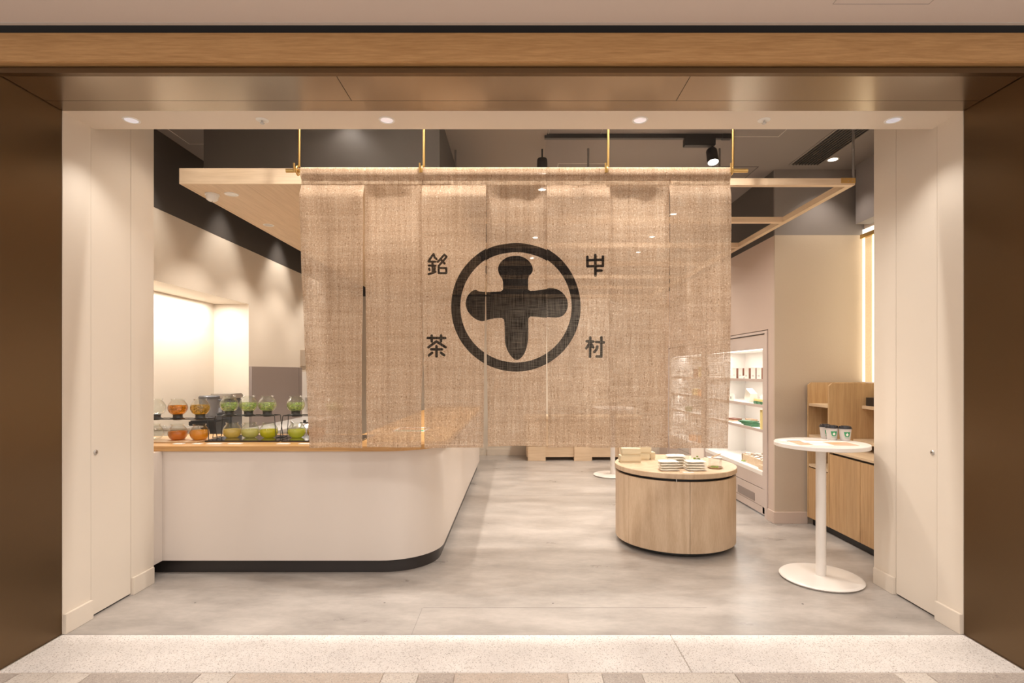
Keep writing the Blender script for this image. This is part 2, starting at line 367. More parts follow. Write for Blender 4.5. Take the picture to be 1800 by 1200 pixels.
bx('joint_bed', 'stone_beige', -3.2, 3.2, D0-0.1, D1, -0.045, -0.006, fo)
edges = [-60, 0, 35, 100, 162, 355, 416, 675, 737, 800, 997, 1057, 1127, 1290, 1570, 1627, 1840, 1900]
tones = ['stone_beige','stone_grey','stone_white','stone_white','stone_grey','stone_white','stone_beige','stone_white','stone_grey','stone_beige','stone_white','stone_grey','stone_white','stone_grey','stone_white','stone_grey','stone_white']
off = [0]*len(tones)
for i, t in enumerate(tones):
    x0, x1 = PX(edges[i], D0), PX(edges[i+1], D0)
    bx('paver', t, x0+0.0015, x1-0.0015, D0-0.33, D0-0.004, -0.04, 0.0, fo, bev=0.0012)
# further rows of pavers towards the mall
for r in range(1, 4):
    x = -3.4+0.1*r
    while x < 3.4:
        wd = random.choice((0.17,0.3,0.45,0.6,0.75))
        bx('paver', random.choice(('stone_beige','stone_grey','stone_white')), x+0.0015, x+wd-0.0015, D0-0.33-0.33*r+0.003, D0-0.33*r-0.003, -0.04, 0.0, fo, bev=0.0012); x += wd

# ------------------------------------------------------------ portal
wl = st(bx('wall_left', 'bronze', XL-0.6, XL-0.004, D0, D1, 0.0, 3.02))
bx('floor_strip', 'steel', XL-0.004, XL+0.004, D0, D1, 0, 0.004, wl)
wr = st(bx('wall_right', 'bronze', XR+0.004, XR+0.6, D0, D1, 0.0, 3.02))
bx('floor_strip', 'steel', XR-0.004, XR+0.004, D0, D1, 0, 0.004, wr)
# header: bronze soffit panels, cut by two seams, then a rear strip
hd = st(bx('wall_front', 'dark_gap', -3.4, 3.4, D0+0.03, D1-0.002, ZS+0.012, 3.40))
xs = [XL, PX(588,D0), PX(1217,D0), XR]
ysplit = 1.487*F/(CY-177)
for i in range(3):
    bx('soffit_panel', 'bronze_soffit', xs[i]+0.0015, xs[i+1]-0.0015, D0+0.031, ysplit-0.0015, ZS, ZS+0.012, hd)
bx('soffit_panel', 'bronze_soffit', XL, XR, ysplit+0.0015, D1-0.001, ZS, ZS+0.012, hd)
bx('fascia_strip', 'bronze', -3.4, 3.4, D0, D0+0.03, ZS, 3.013, hd)
st(bx('trim_1', 'beam_wood', -3.6, 3.6, D0-0.03, D0+0.04, 3.024, PZ(57,D0-0.03), bev=0.003))
st(bx('trim_2', 'line_white', -3.6, 3.6, D0-0.075, D0-0.06, PZ(43,D0-0.06)-0.004, PZ(43,D0-0.06)+0.0))
mc = st(bx('ceiling', 'mall_ceiling', -6, 6, -5, D0-0.06, PZ(43,D0-0.06), PZ(43,D0-0.06)+0.1))
zm = PZ(43,D0-0.06)
dh = (zm-H)*F/(CY-7)
MB().tube([(PX(1464,dh),dh,zm),(PX(1633,dh),dh,zm),(PX(1633,dh),dh-0.42,zm),(PX(1464,dh),dh-0.42,zm)], 0.0012, 4, True).build('hatch_frame', 'rod_grey', mc)
st(bx('wall_front', 'bronze', -6, XL-0.6, D0, D0+0.3, 0, 3.2)); st(bx('wall_front', 'bronze', XR+0.6, 6, D0, D0+0.3, 0, 3.2))
# cream inner soffit
DS = 1.487*F/(CY-227)
sf = st(bx('ceiling', 'cream', XL-0.2, XR+0.2, D1, DS, ZS, ZC+0.05))
# ------------------------------------------------------------ jambs with flush doors
def jamb(s, X, name, dA, dB, doorn):
    sg = -1 if s < 0 else 1
    a, b_ = (X+sg*0.5, X) if s < 0 else (X, X+sg*0.5)
    root = st(bx('wall_'+name, 'cream', min(a,b_), max(a,b_), D1, dA-0.0015, 0, ZC))
    st(bx('wall_'+name, 'cream', min(a,b_), max(a,b_), dB+0.0015, D2, 0, ZC))
    st(bx('wall_'+name, 'dark_gap', X+sg*0.012, X+sg*0.4, dA-0.0015, dB+0.0015, 0, ZC))
    dr = st(bx('door_'+str(doorn), 'cream_door', X+sg*0.0008, X+sg*0.02, dA+0.0012, dB-0.0012, 0.012, ZC-0.02))
    for ya, yb in ((D1, dA-0.004), (dB+0.004, D2)):
        x0, x1 = sorted((X, X-sg*0.02)); st(bx('baseboard_'+name, 'cream', x0, x1, ya, yb, 0, 0.114, bev=0.002))
    z = 1.004; kd = dA+0.035
    lk = MB().lathe([(0,0.006),(0.012,0.006),(0.015,0.003),(0.015,-0.003)], 20).build('lock', 'steel', dr, True)
    lk.rotation_euler = (0, -sg*PI/2, 0); lk.location = (X-sg*0.001, kd, z)
    bx('keyhole', 'black', -0.002, 0.002, -0.005, 0.005, 0.0055, 0.0068, lk)
jamb(-1, XL, 'left', 2.597*F/750, 2.597*F/(CX-230), 1)
jamb(1, XR, 'right', 2.542*F/(1647-CX), 2.542*F/(1575-CX), 2)

# ------------------------------------------------------------ shop shell
# left wall: cream below 2.85, dark band above, niche from 4.3 to 6.06
NY0, NY1, NZ, NX = 4.2, 6.06, 2.25, -3.37
for q in ((WL-0.5,WL,D2-0.05,NY0,0,2.85),(WL-0.5,WL,NY1,YB,0,2.85),(WL-0.5,WL,NY0,NY1,NZ,2.85),(WL-0.5,NX,NY0,NY1,0,NZ),(NX,WL,NY0,NY1,0,0.84)): st(bx('wall_left', 'plaster', *q))
st(bx('wall_left', 'dark_band', WL-0.5, WL+0.001, D2-0.05, YB, 2.85, ZC))
st(bx('wall_left', 'cream', WL-0.5, XL, D2, D2+0.02, 0, ZC))
area('niche_light', (-3.2, 5.1, 2.235), 0.1, 20, WHT, sy=1.6)
# back wall
st(bx('wall_back', 'plaster', -3.5, 2.7, YB, YB+0.1, 0, 2.85)); st(bx('wall_back', 'dark_band', -3.5, 2.7, YB, YB+0.1, 2.85, ZC))
st(bx('baseboard_back', 'cream', -0.55, 2.5, YB-0.02, YB, 0, 0.114, bev=0.002))
# right wall with the openings for the two showcases
S0, S1, S2 = 5.55, 7.45, 9.25
for q in ((WR,WN,5.43,S0,0,2.85),(WR,WN,S2,YB,0,2.85),(WR,WN,S0,S2,1.93,2.85)): st(bx('wall_right', 'taupe_wall', *q))
st(bx('wall_right', 'dark_band', WR-0.001, WN, 5.431, YB, 2.85, ZC))
st(bx('wall_right', 'beige_plaster', WR, WN, 5.405, 5.43, 0, 2.85)); st(bx('wall_right', 'ceiling_grey', WR, WN, 5.405, 5.431, 2.85, ZC))
st(bx('baseboard_right', 'taupe_wall', WR-0.018, 2.86, 5.385, 5.405, 0, 0.115, bev=0.002))
st(bx('baseboard_right', 'taupe_wall', WR-0.018, WR, 5.405, S0-0.01, 0, 0.115, bev=0.002))
st(bx('wall_right', 'taupe_wall', WN, WN+0.1, 3.3, 5.5, 0, ZC))
st(bx('wall_right', 'cream', XR, WN, D2, D2+0.02, 0, ZC))
# bulkhead over the light box recess
bk = st(bx('wall_right', 'ceiling_grey', 3.28, WN, D2+0.02, 5.3, 2.93, ZC))
# shop ceiling
cl = st(bx('ceiling', 'ceiling_grey', -3.5, 3.6, DS, YB+0.1, ZC, ZC+0.1))
bx('ceiling_panel', 'ceiling_grey_light', -0.6, 0.245, DS, YB, ZC-0.012, ZC, cl)
def frame_line(x0, x1, y0, y1, m='line_white', r=0.004):
    MB().tube([(x0,y0,ZC),(x1,y0,ZC),(x1,y1,ZC),(x0,y1,ZC)], r, 4, True).build('hatch_frame', m, cl)
frame_line(-2.885,-2.43,4.2,4.8); frame_line(0.26,0.70,4.2,4.65); frame_line(1.8,2.22,4.2,4.65); frame_line(0.39,0.85,5.25,5.75)
frame_line(1.9,2.35,5.33,5.78,'black')
# bulkhead above the canopy
st(bx('ceiling', 'dark_band', -2.415, -0.6, 4.2, 9.6, 2.953, ZC))
# linear air vents
def vent(x0, x1, y0, y1, n, label):
    t = empty('ceiling_vent', ((x0+x1)/2, y0, ZC), label, 'vent', None)
    ww = x1-x0
    bx('vent_frame', 'ceiling_grey', -ww/2-0.02, ww/2+0.02, -0.02, y1-y0+0.02, -0.004, -0.0005, t)
    bx('vent_back', 'black', -ww/2, ww/2, 0, y1-y0, -0.006, -0.004, t)
    for k in range(n):
        x = -ww/2+ww*(k+0.5)/n
        bx('slat', 'dark_band', x-0.004, x+0.004, 0, y1-y0, -0.014, -0.006, t)
vent(2.64, 2.9, 4.2, 5.26, 9, 'long black slatted air vent in the grey ceiling above the white standing table')
vent(2.66, 2.82, 6.1, 7.2, 6, 'dark slatted air vent deep in the ceiling right of the curtain')
vent(-2.62, -2.45, 4.93, 5.3, 5, 'small dark air vent in the ceiling corner over the left wall')

# ------------------------------------------------------------ ceiling lamps
def downlight(x, y, z, r, label, group=None, glow='lamp_glow', power=0, ang=80, rot=(0,0,0), rim='white_plastic', color=WARM):
    t = empty('ceiling_light', (x,y,z), label, 'ceiling light', group)
    MB().lathe([(r*0.8,0.0),(r*0.82,-0.003),(r,-0.004),(r*1.06,-0.001),(r*1.06,0)], 28).build('trim_ring', rim, t, True)
    MB().lathe([(0,-0.0012),(r*0.82,-0.0015)], 28).build('lens', glow, t)
    if power: spot('downlight', (x,y,z-0.02), power, ang, 0.7, color, rot)
    return t
for px, lab in ((231,'round white recessed light in the cream soffit, far left'),(680,'round white recessed light in the cream soffit above the second curtain panel'),
            (1125,'round white recessed light in the cream soffit above the sixth curtain panel'),(1570,'round white recessed light in the cream soffit, far right')):
    downlight(PX(px,3.23), 3.23, ZS, 0.045, lab, 'recessed lights in the cream soffit', 'lamp_off', 15, 110, color=WHT)
for px, lab in ((461,'small sprinkler head in the cream soffit left of the curtain'),(1343,'small sprinkler head in the cream soffit right of the curtain')):
    t = empty('sprinkler', (PX(px,3.23),3.23,ZS), lab, 'sprinkler', 'sprinkler heads in the soffit')
    MB().lathe([(0,-0.004),(0.03,-0.005),(0.036,-0.001),(0.036,0)], 24).build('escutcheon', 'white_plastic', t, True)
    MB().lathe([(0,-0.022),(0.012,-0.022),(0.013,-0.018),(0.006,-0.016),(0.006,-0.004)], 16).build('head', 'steel', t, True)
for i, (px, py) in enumerate(((953,331),(941,416),(935,452))):
    d = 2.0*F/(CY-py)
    downlight(PX(px,d), d, ZC-0.012, 0.05, ['nearest','middle','farthest'][i]+' glowing ceiling light seen through the central curtain panel', 'ceiling lights behind the curtain', power=20, ang=100)
for i, (px, py) in enumerate(((1184,376),(1146,416),(1122,443))):
    d = 2.0*F/(CY-py)
    downlight(PX(px,d), d, ZC, 0.05, ['nearest','middle','farthest'][i]+' glowing ceiling light seen through the two right curtain panels', 'ceiling lights behind the curtain', power=30, ang=100)
downlight(PX(1464,5.15), 5.15, ZC, 0.05, 'round glowing ceiling light beside the long black vent', power=22, ang=95)
downlight(0.9, 4.1, ZC, 0.045, 'glowing ceiling light above the curtain rod, centre right', power=30, ang=80)
downlight(2.95, 4.35, ZC, 0.045, 'glowing ceiling light hidden above the oak cabinet', power=26, ang=80)
downlight(-2.05, 3.7, ZC, 0.045, 'ceiling light over the front edge of the oak canopy, left', power=26, ang=100)
downlight(-1.3, 4.06, ZC, 0.045, 'ceiling light over the top of the oak canopy, centre', power=6, ang=120)
# track with spots
tr = empty('track_rail', (0.226,4.61,ZC), 'black lighting track crossing the grey ceiling above the curtain', 'lighting track')
bx('rail', 'black', 0, 1.56, -0.018, 0.018, -0.035, 0, tr)
bx('end_feed', 'black', 1.50, 1.57, -0.022, 0.022, -0.04, 0, tr)
def track_spot(x, y, z, label, rail, powered, rx=0.5):
    t = empty('spotlight', (x,y,z), label, 'spotlight')
    if rail: bx('driver', 'black', -0.24, 0.02, -0.03, 0.03, -0.10, -0.036, t, bev=0.004)
    MB().tube([(0,0,-0.036),(0,0,-0.12)], 0.008).build('stem', 'black', t, True)
    hdm = MB().lathe([(0,0.06),(0.04,0.06),(0.045,0.05),(0.048,-0.07),(0.044,-0.07),(0.042,-0.06)], 24).build('lamp_head', 'black', t, True)
    hdm.location = (0.0,0,-0.18); hdm.rotation_euler = (rx, 0, 0)
    ln = MB().lathe([(0,-0.062),(0.042,-0.062)], 24).build('lens', 'lamp_glow', hdm)
track_spot(PX(1252,4.61), 4.61, ZC, 'black track spotlight with a lit lamp pointing down, above the seventh curtain panel', True, True, -0.35)
spot('track_beam', (PX(1252,4.61), 4.60, 3.22), 40, 60, 0.6, WARM, (-0.35,0,0))
track_spot(PX(953,4.8), 4.8, ZC-0.01, 'dark ceiling spotlight peeking over the fifth curtain panel', False, False, 0.0)

# ------------------------------------------------------------ oak canopy over the counter
CD = 3.9
cz0, cz1 = PZ(323,CD), PZ(295.5,CD)
cx0, cx1 = PX(315,CD), PX(794,CD)
cn = empty('wooden_canopy', (cx0,CD,cz0), 'pale oak canopy slab hanging over the serving counter', 'canopy')
bx('fascia', 'oak_pale', 0, cx1-cx0, 0, 0.02, 0, cz1-cz0, cn)
bx('fascia', 'oak_pale_y', 0, 0.02, 0.02, 5.6, 0, cz1-cz0, cn)
bx('fascia', 'oak_pale_y', cx1-cx0-0.02, cx1-cx0, 0.02, 5.6, 0, cz1-cz0, cn)
# underside boards with fine joints
jx = [0.02, 0.47, 0.92, 1.40, cx1-cx0-0.02]
for i in range(4):
    for j, (ya, yb) in enumerate(((0.0215,1.5),(1.5,3.0),(3.0,4.5),(4.5,5.58))):
        bx('soffit_board', 'oak_pale_y', jx[i]+0.0008, jx[i+1]-0.0008, ya+0.0008, yb-0.0008, 0.001, 0.012, cn)
bx('top_board', 'oak_pale', 0.02, cx1-cx0-0.02, 0.02, 5.6, cz1-cz0-0.012, cz1-cz0-0.001, cn)
bx('end_board', 'oak_pale', 0.02, cx1-cx0-0.02, 5.58, 5.6, 0, cz1-cz0-0.012, cn)
# smoke detector
t = empty('smoke_detector', (PX(373,4.13),4.13,cz0+0.001), 'white domed sensor on the underside of the oak canopy', 'smoke detector')
MB().lathe([(0,-0.055),(0.025,-0.053),(0.040,-0.042),(0.044,-0.025),(0.044,-0.012),(0.050,-0.010),(0.050,0)], 28).build('dome', 'white_plastic', t, True)
MB().lathe([(0,-0.0565),(0.004,-0.0565),(0.004,-0.054)], 10).build('indicator', 'black', t)
downlight(PX(407,4.13), 4.13, cz0+0.001, 0.048, 'chrome recessed light at the front of the canopy underside beside the white sensor', 'canopy lights', 'steel', 0)
for i, y in enumerate((5.0, 5.9, 6.75, 7.7)):
    downlight(-2.28, y, cz0+0.001, 0.045, ['first','second','third','rearmost'][i]+' lit lamp of the row under the canopy along the left wall', 'canopy lights', 'steel', (30,30,30,30)[i], 90, rot=(0,0.42,0))
for i, y in enumerate((4.3, 5.5, 6.8, 8.1)):
    downlight(-2.72, y, ZC, 0.045, ['first','second','third','rearmost'][i]+' wall washer in the ceiling gap between the canopy and the left wall', 'wall washers', 'lamp_glow', (45,55,75,75)[i], 72)
for i, y in enumerate((4.5, 5.4, 6.4, 7.4)):
    downlight(-1.0, y, cz0+0.001, 0.045, ['first','second','third','rearmost'][i]+' lamp of the row under the canopy above the counter aisle side', 'canopy lights', 'steel', 60, 95)
# ------------------------------------------------------------ slatted timber frame hanging on the right
fz0, fz1 = PZ(325,CD), PZ(313,CD); fxr = PX(1503,CD); fx0 = cx1
fr = empty('timber_ceiling_frame', (fx0,CD,fz0), 'pale pine ladder frame hanging from the ceiling right of the canopy', 'ceiling frame')
for k in range(7):
    y = CD*(0.25*k)
    bx('crossbar', 'pine', 0, fxr-fx0, y, y+0.045, 0, fz1-fz0, fr, bev=0.001)
bx('side_rail', 'oak_pale_y', fxr-fx0-0.045, fxr-fx0+0.0, 0.046, CD*1.5+0.0, 0.0005, fz1-fz0-0.002, fr)
bx('corner_plate', 'brass', fxr-fx0-0.10, fxr-fx0+0.002, -0.003, 0.0, 0.012, 0.05, fr)
for x_, z_ in ((0.02,0.025),(0.05,0.025),(0.08,0.04)):
    MB().lathe([(0,0),(0.004,0.0005),(0.004,0.002)],8).build('screw','steel',fr).location = (fxr-fx0-x_, -0.0035, z_)
for px, d in ((1500,CD+0.02),(1265,4.9),(1034,4.9),(801,4.9)):
    x = PX(px,d)
    MB().tube([(x-fx0,d-CD,fz1-fz0),(x-fx0,d-CD,ZC-fz0)], 0.009, 10).build('hanging_rod', 'rod_grey', fr, True)

# ------------------------------------------------------------ light box on the right recess wall
lb = empty('light_box', (3.409,4.6,1.40), 'glowing vertical light box with a hemp cloth strip above the oak cabinet', 'light box')
bx('panel', 'lightbox', 0, 0.02, -0.7, 0.80, 0.0, 1.5, lb)
bx('cloth_strip', 'lightbox_cloth', -0.012, -0.006, 0.64, 0.74, 0.0, 1.42, lb)
bx('cloth_strip', 'lightbox_cloth', -0.012, -0.006, -0.5, 0.32, 0.0, 1.42, lb)
bx('top_trim', 'brass', -0.05, -0.02, -0.7, 0.76, 1.40, 1.44, lb)

# ------------------------------------------------------------ serving counter
DF, DK = 4.04, 4.09
XF, R_ = -0.60, 0.42
def lshape(x1, y0, r, w, yb, xl=WL, inner=True, iw=0.82, n=14):
    """L-shaped outline: front run along X and side run along Y with one rounded corner"""
    p = [(xl, y0)]
    for k in range(n+1):
        a = -PI/2+PI/2*k/n; p.append((x1-r+r*math.cos(a), y0+r+r*math.sin(a)))
    p += [(x1, yb), (x1-iw, yb), (x1-iw, y0+iw), (xl, y0+iw)]
    return p
ct = empty('serving_counter', (-1.8,DF,0), 'white L-shaped serving counter with a rounded corner and oak worktop', 'counter')
def shift(p): return [(x+1.8, y-DF) for x, y in p]
MB().prism(shift(lshape(XF, DF, R_, 0, 8.55, iw=0.74)), 0.103, 0.913).build('body', 'counter_white', ct, True)
MB().prism(shift(lshape(XF-0.03, DK, R_-0.04, 0, 8.5, iw=0.70)), 0.0, 0.103).build('kick_plinth', 'kick_dark', ct, True)
MB().prism(shift(lshape(XF+0.035, DF-0.02, R_+0.03, 0, 8.58, iw=0.79)), 0.913, 0.951, bev=0.002).build('worktop', 'oak_counter', ct, True)
bx('end_panel', 'counter_white', WL+1.8, XL-0.03+1.8, D2+0.021-DF, -0.002, 0.103, 0.913, ct)
ZT = 0.951
# back counter under the niche
t = empty('back_counter', (-2.9,4.83,0), 'low grey work counter running along the left wall behind the tea display', 'counter')
bx('cabinet_body', 'bench_grey', -0.08, 0.35, 0.02, 2.8, 0.0, 0.84, t); bx('steel_top', 'bench_grey', -0.083, 0.38, 0.0, 2.82, 0.84, 0.88, t, bev=0.003)
# low grey wall panel with a seam, pale door beyond it
t = st(bx('door_3', 'grey_door', WL, WL+0.03, 6.07, 7.37, 0, 1.558)); bx('door_edge', 'grey_door', WL, WL+0.032, 7.375, 7.48, 0, 1.556, t)
t = st(bx('door_4', 'fridge_white', WL, WL+0.02, 7.5, 8.6, 0, 1.50)); bx('lever_handle', 'steel', WL+0.02, WL+0.08, 7.62, 7.74, 1.10, 1.14, t)
tag(bx('wall_sign', 'beige_plaster', WL, WL+0.03, 7.5, 8.0, 1.58, 1.80), 'small beige box on the left wall just left of the curtain', 'sign')

# ------------------------------------------------------------ tea glasses
BALL = [(0.030,0.0),(0.045,0.004),(0.060,0.018),(0.069,0.038),(0.071,0.055),(0.067,0.076),(0.056,0.096),(0.046,0.108),(0.044,0.113),(0.047,0.120),(0.050,0.124)]
def prof_at(prof, z):
    for (r0,z0),(r1,z1) in zip(prof, prof[1:]):
        if z0 <= z <= z1: return r0+(r1-r0)*(z-z0)/(z1-z0)
    return prof[-1][0]
def fill_prof(prof, lv, inset=0.0025, z0=0.003):
    p = [(0, z0)]
    for k in range(13):
        z = z0+(lv-z0)*k/12; p.append((max(0.001, prof_at(prof, z)-inset), z))
    p.append((0, lv)); return p
def glass_mesh(name, root):
    inner = [(r-0.0015, z+0.001) for r, z in BALL[::-1]]
    return MB().lathe([(0,0)]+BALL+inner+[(0,0.0015)], 36).build(name, 'glass', root, True)
def leaves(root, m1, n, z0, z1, seed, big=1.0):
    random.seed(seed); m_ = MB()
    for k in range(n):
        z = random.uniform(z0, z1); R = max(0.01, prof_at(BALL, z)-0.014); a = random.uniform(0, 2*PI); rr = R*math.sqrt(random.random())
        c = Vector((rr*math.cos(a), rr*math.sin(a), z)); u = Vector((random.gauss(0,1),random.gauss(0,1),random.gauss(0,0.6))).normalized(); v = u.cross(Vector((random.gauss(0,1),random.gauss(0,1),random.gauss(0,1)))).normalized(); w_ = u.cross(v)
        L_ = random.uniform(0.008,0.015)*big; W_ = L_*0.45
        vs = [m_.bm.verts.new(c+q) for q in (u*L_, v*W_+w_*0.002, -u*L_, -v*W_+w_*0.002)]
        vt = m_.bm.verts.new(c+w_*0.004)
        for i in range(4): m_.bm.faces.new((vs[i], vs[(i+1)%4], vt))
    random.seed(seed+1)
    return stuff(m_.build('tea_leaves', m1, root))
def dripper(px, py_bot, d, label, liq=None, lv=0.07, lf=None, seed=1, n=40, z=None):
    zz = z
    t = empty('glass_tea_brewer', (PX(px,d), d, zz), label, 'tea brewer', 'glass tea brewers on the wire racks')
    MB().lathe([(0,0),(0.040,0),(0.042,0.003),(0.036,0.006),(0.034,0.010),(0.034,0.028),(0.040,0.031),(0.036,0.034),(0,0.034)], 28).build('base_ring', 'rubber', t, True)
    g = glass_mesh('glass_bowl', t); g.location = (0,0,0.030)
    if liq:
        q = MB().lathe(fill_prof(BALL, lv), 32).build('tea', liq, t, True); q.location = (0,0,0.030)
    if lf:
        q = leaves(t, lf, n, 0.015, lv-0.004, seed); q.location = (0,0,0.030)
        if lf == 'leaf': q2 = leaves(t, 'leaf_light', n//2, 0.015, lv-0.003, seed+50); q2.location = (0,0,0.030)
    return t
def carafe(px, d, z, label, liq, lv, hang=0.0):
    t = empty('glass_carafe', (PX(px,d), d, z), label, 'carafe', 'glass carafes of tea on the counter')
    glass_mesh('glass_body', t)
    if liq: MB().lathe(fill_prof(BALL, lv), 32).build('tea', liq, t, True)
    c, s_ = math.cos(hang), math.sin(hang)
    pts = [(0.055,0.096),(0.075,0.106),(0.092,0.100),(0.099,0.080),(0.092,0.058),(0.078,0.044),(0.068,0.040)]
    sm = []
    for i in range(len(pts)-1):
        for k in range(4):
            u = k/4; sm.append((pts[i][0]*(1-u)+pts[i+1][0]*u, pts[i][1]*(1-u)+pts[i+1][1]*u))
    MB().tube([(x*c, x*s_, z_) for x, z_ in sm+[pts[-1]]], 0.0045, 8).build('handle', 'glass', t, True)
    return t
# trays
dl, drr = 4.33, 4.47
tag(bx('wooden_tray', 'oak_h', PX(200,4.4), PX(372,4.4), 4.20, 4.60, ZT, ZT+0.008, bev=0.002), 'flat oak tray under the carafes at the left end of the counter', 'tray')
tag(bx('black_tray', 'black_gloss', PX(372,4.36), PX(500,4.36), 4.26, 4.66, ZT, ZT+0.012, bev=0.003), 'glossy black tray under the three carafes left of the gap', 'tray', 'black trays on the counter')
tag(bx('black_tray', 'black_gloss', PX(503,4.36), PX(640,4.36), 4.26, 4.66, ZT, ZT+0.012, bev=0.003), 'glossy black tray reaching behind the left edge of the curtain', 'tray', 'black trays on the counter')
def rack(x0, x1, y0, y1, zb, zt, rings, label, legs=(True,True)):
    t = empty('wire_rack', (x0, y0, zb), label, 'rack', 'black wire racks on the counter'); L_ = x1-x0; W_ = y1-y0; h = zt-zb
    MB().tube([(0,0,h),(L_,0,h),(L_,W_,h),(0,W_,h)], 0.0035, 8, True).build('top_frame', 'black', t, True)
    for rx in rings:
        x = rx-x0
        MB().lathe([(0,-0.012),(0.030,-0.012),(0.036,-0.004),(0.052,-0.003),(0.052,0.002),(0,0.002)], 28, (x, W_/2, h+0.002)).build('cup_plate', 'black', t, True)
        MB().tube([(x,0,h),(x,W_,h)], 0.003, 6).build('cross_wire', 'black', t)
    for k, xx in enumerate((0, L_)):
        if not legs[k]: continue
        sg = -1 if k == 0 else 1
        for yy, off_ in ((0,-0.01),(W_,0.01)):
            MB().tube([(xx,yy,h),(xx+sg*0.004,yy,h-0.006),(xx+sg*0.02,yy+off_,0.003)], 0.003, 8).build('leg', 'black', t, True)
        MB().tube([(xx+sg*0.02,-0.01,0.003),(xx+sg*0.02,W_+0.01,0.003)], 0.003, 8).build('foot_wire', 'black', t, True)
    return t
zl = PZ(735.5, dl); zr = PZ(729.5, drr)
U1, U2, U3 = PX(274,dl), PX(312.5,dl), PX(352,dl)
rack(PX(228,dl), PX(370,dl), dl-0.05, dl+0.05, ZT+0.008, zl, (U1,U2,U3), 'black wire rack carrying the three brewers at the far left of the counter')
V = [PX(p,drr) for p in (403,437,470)]
rack(PX(386,drr), PX(487,drr), drr-0.055, drr+0.055, ZT+0.012, zr, V, 'black wire rack carrying the three green brewers in the middle')
W8 = [PX(p,drr) for p in (520,588)]
rack(PX(503,drr), PX(612,drr), drr-0.055, drr+0.055, ZT+0.012, zr, W8, 'black wire rack whose right half stands behind the curtain edge')
dripper(274, 0, dl, 'empty clear glass brewer at the far left of the upper row', None, z=zl+0.002+0.001)
dripper(312.5, 0, dl, 'glass brewer with orange tea and floating leaves in the upper row', 'tea_clear_orange', 0.072, 'leaf_brown', 3, 60, z=zl+0.003)
dripper(352, 0, dl, 'glass brewer with amber tea full of dark brown leaves', 'tea_clear_amber', 0.076, 'leaf_brown', 5, 80, z=zl+0.003)
labs = ['first of the three green leaf brewers on the middle rack, next to the grey machine','middle one of the three green leaf brewers on the middle rack','right one of the three green leaf brewers on the middle rack']
for i, p in enumerate((403,437,470)): dripper(p, 0, drr, labs[i], 'tea_mist', 0.072, 'leaf', 11+i*3, 70, z=zr+0.003)
dripper(520, 0, drr, 'green leaf glass brewer beside the left edge of the curtain', 'tea_mist', 0.072, 'leaf', 29, 80, z=zr+0.003)
dripper(588, 0, drr, 'glass brewer behind the first curtain panel, seen through the cloth', 'tea_mist', 0.06, 'leaf', 33, 40, z=zr+0.003)
dc = 4.36
carafe(270, dc, ZT+0.008, 'empty clear glass carafe at the far left of the lower row', None, 0, 0.2)
carafe(312.5, dc-0.02, ZT+0.008, 'glass carafe of dark red brown tea on the oak tray', 'tea_red', 0.068, 0.5)
carafe(351, dc-0.02, ZT+0.008, 'glass carafe of amber tea next to the dark red one', 'tea_amber', 0.076, 2.2)
carafe(408, 4.45, ZT+0.012, 'glass carafe of cloudy yellow tea at the left of the black tray', 'tea_yellow', 0.070, 0.1)
carafe(440, 4.45, ZT+0.012, 'glass carafe of pale greenish tea in the middle of the black tray', 'tea_pale', 0.068, 0.1)
carafe(472.5, 4.45, ZT+0.012, 'glass carafe of bright yellow green tea at the right of the black tray', 'tea_green', 0.068, 0.15)
carafe(521.7, 4.45, ZT+0.012, 'glass carafe of lime green tea beside the left edge of the curtain', 'tea_lime', 0.068, 0.9)
carafe(556, 4.45, ZT+0.012, 'glass carafe of orange tea partly hidden by the curtain edge', 'tea_red', 0.075, 0.9)
for i, (a_, b_, nm) in enumerate(((305,322,'in front of the dark red carafe'),(339,354,'in front of the amber carafe'),(364,388,'at the left corner of the black tray'),(401,424,'in front of the cloudy yellow carafe'),(487,508,'in the gap between the black trays'),(525,545,'beside the curtain edge'))):
    d = 4.14
    tag(bx('name_card', 'paper', PX(a_,d), PX(b_,d), d-0.015, d+0.03, ZT, ZT+0.004), 'small white name card lying on the counter '+nm, 'card', 'name cards on the counter front')
# menu sheet and leaflets on the side run
t = tag(bx('menu_sheet', 'paper', -1.15, -0.85, 5.0, 5.35, ZT, ZT+0.003), 'green and orange menu sheet on the side counter seen through the curtain slit', 'menu')
bx('green_stripe', 'logo_green', -1.13, -0.87, 5.02, 5.10, ZT+0.003, ZT+0.0035, t); bx('orange_stripe', 'paper_orange', -1.13, -0.87, 5.12, 5.3, ZT+0.003, ZT+0.0035, t)
# appliances on the back counter
ax_, ay_ = PX(368,5.35), 5.35
t = empty('blender', (ax_, ay_, 0.881), 'dark grey blender with a smoky jar behind the tea display', 'blender')
MB().prism([(-0.13,-0.12),(0.13,-0.12),(0.12,0.12),(-0.12,0.12)], 0, 0.15, bev=0.01).build('base', 'black', t, True)
bx('control_panel', 'machine_grey', -0.10, 0.10, -0.128, -0.12, 0.03, 0.12, t); MB().lathe([(0,0),(0.012,0.001),(0.014,-0.002)],14).build('blue_button','led_blue',t).location=(0,0,0)
t.children[-1].rotation_euler=(PI/2,0,0); t.children[-1].location=(0.085,-0.13,0.085)
MB().lathe([(0,0.15),(0.06,0.15),(0.075,0.19),(0.09,0.33),(0.092,0.36),(0.086,0.36),(0.07,0.19),(0,0.17)], 20).build('jar', 'jar_smoke', t, True)
MB().lathe([(0,0.385),(0.085,0.385),(0.094,0.375),(0.094,0.355),(0,0.355)], 20).build('lid', 'machine_grey', t, True)
MB().tube([(0.085,0,0.34),(0.13,0,0.34),(0.135,0,0.22),(0.08,0,0.20)], 0.011, 8).build('handle', 'machine_grey', t, True)
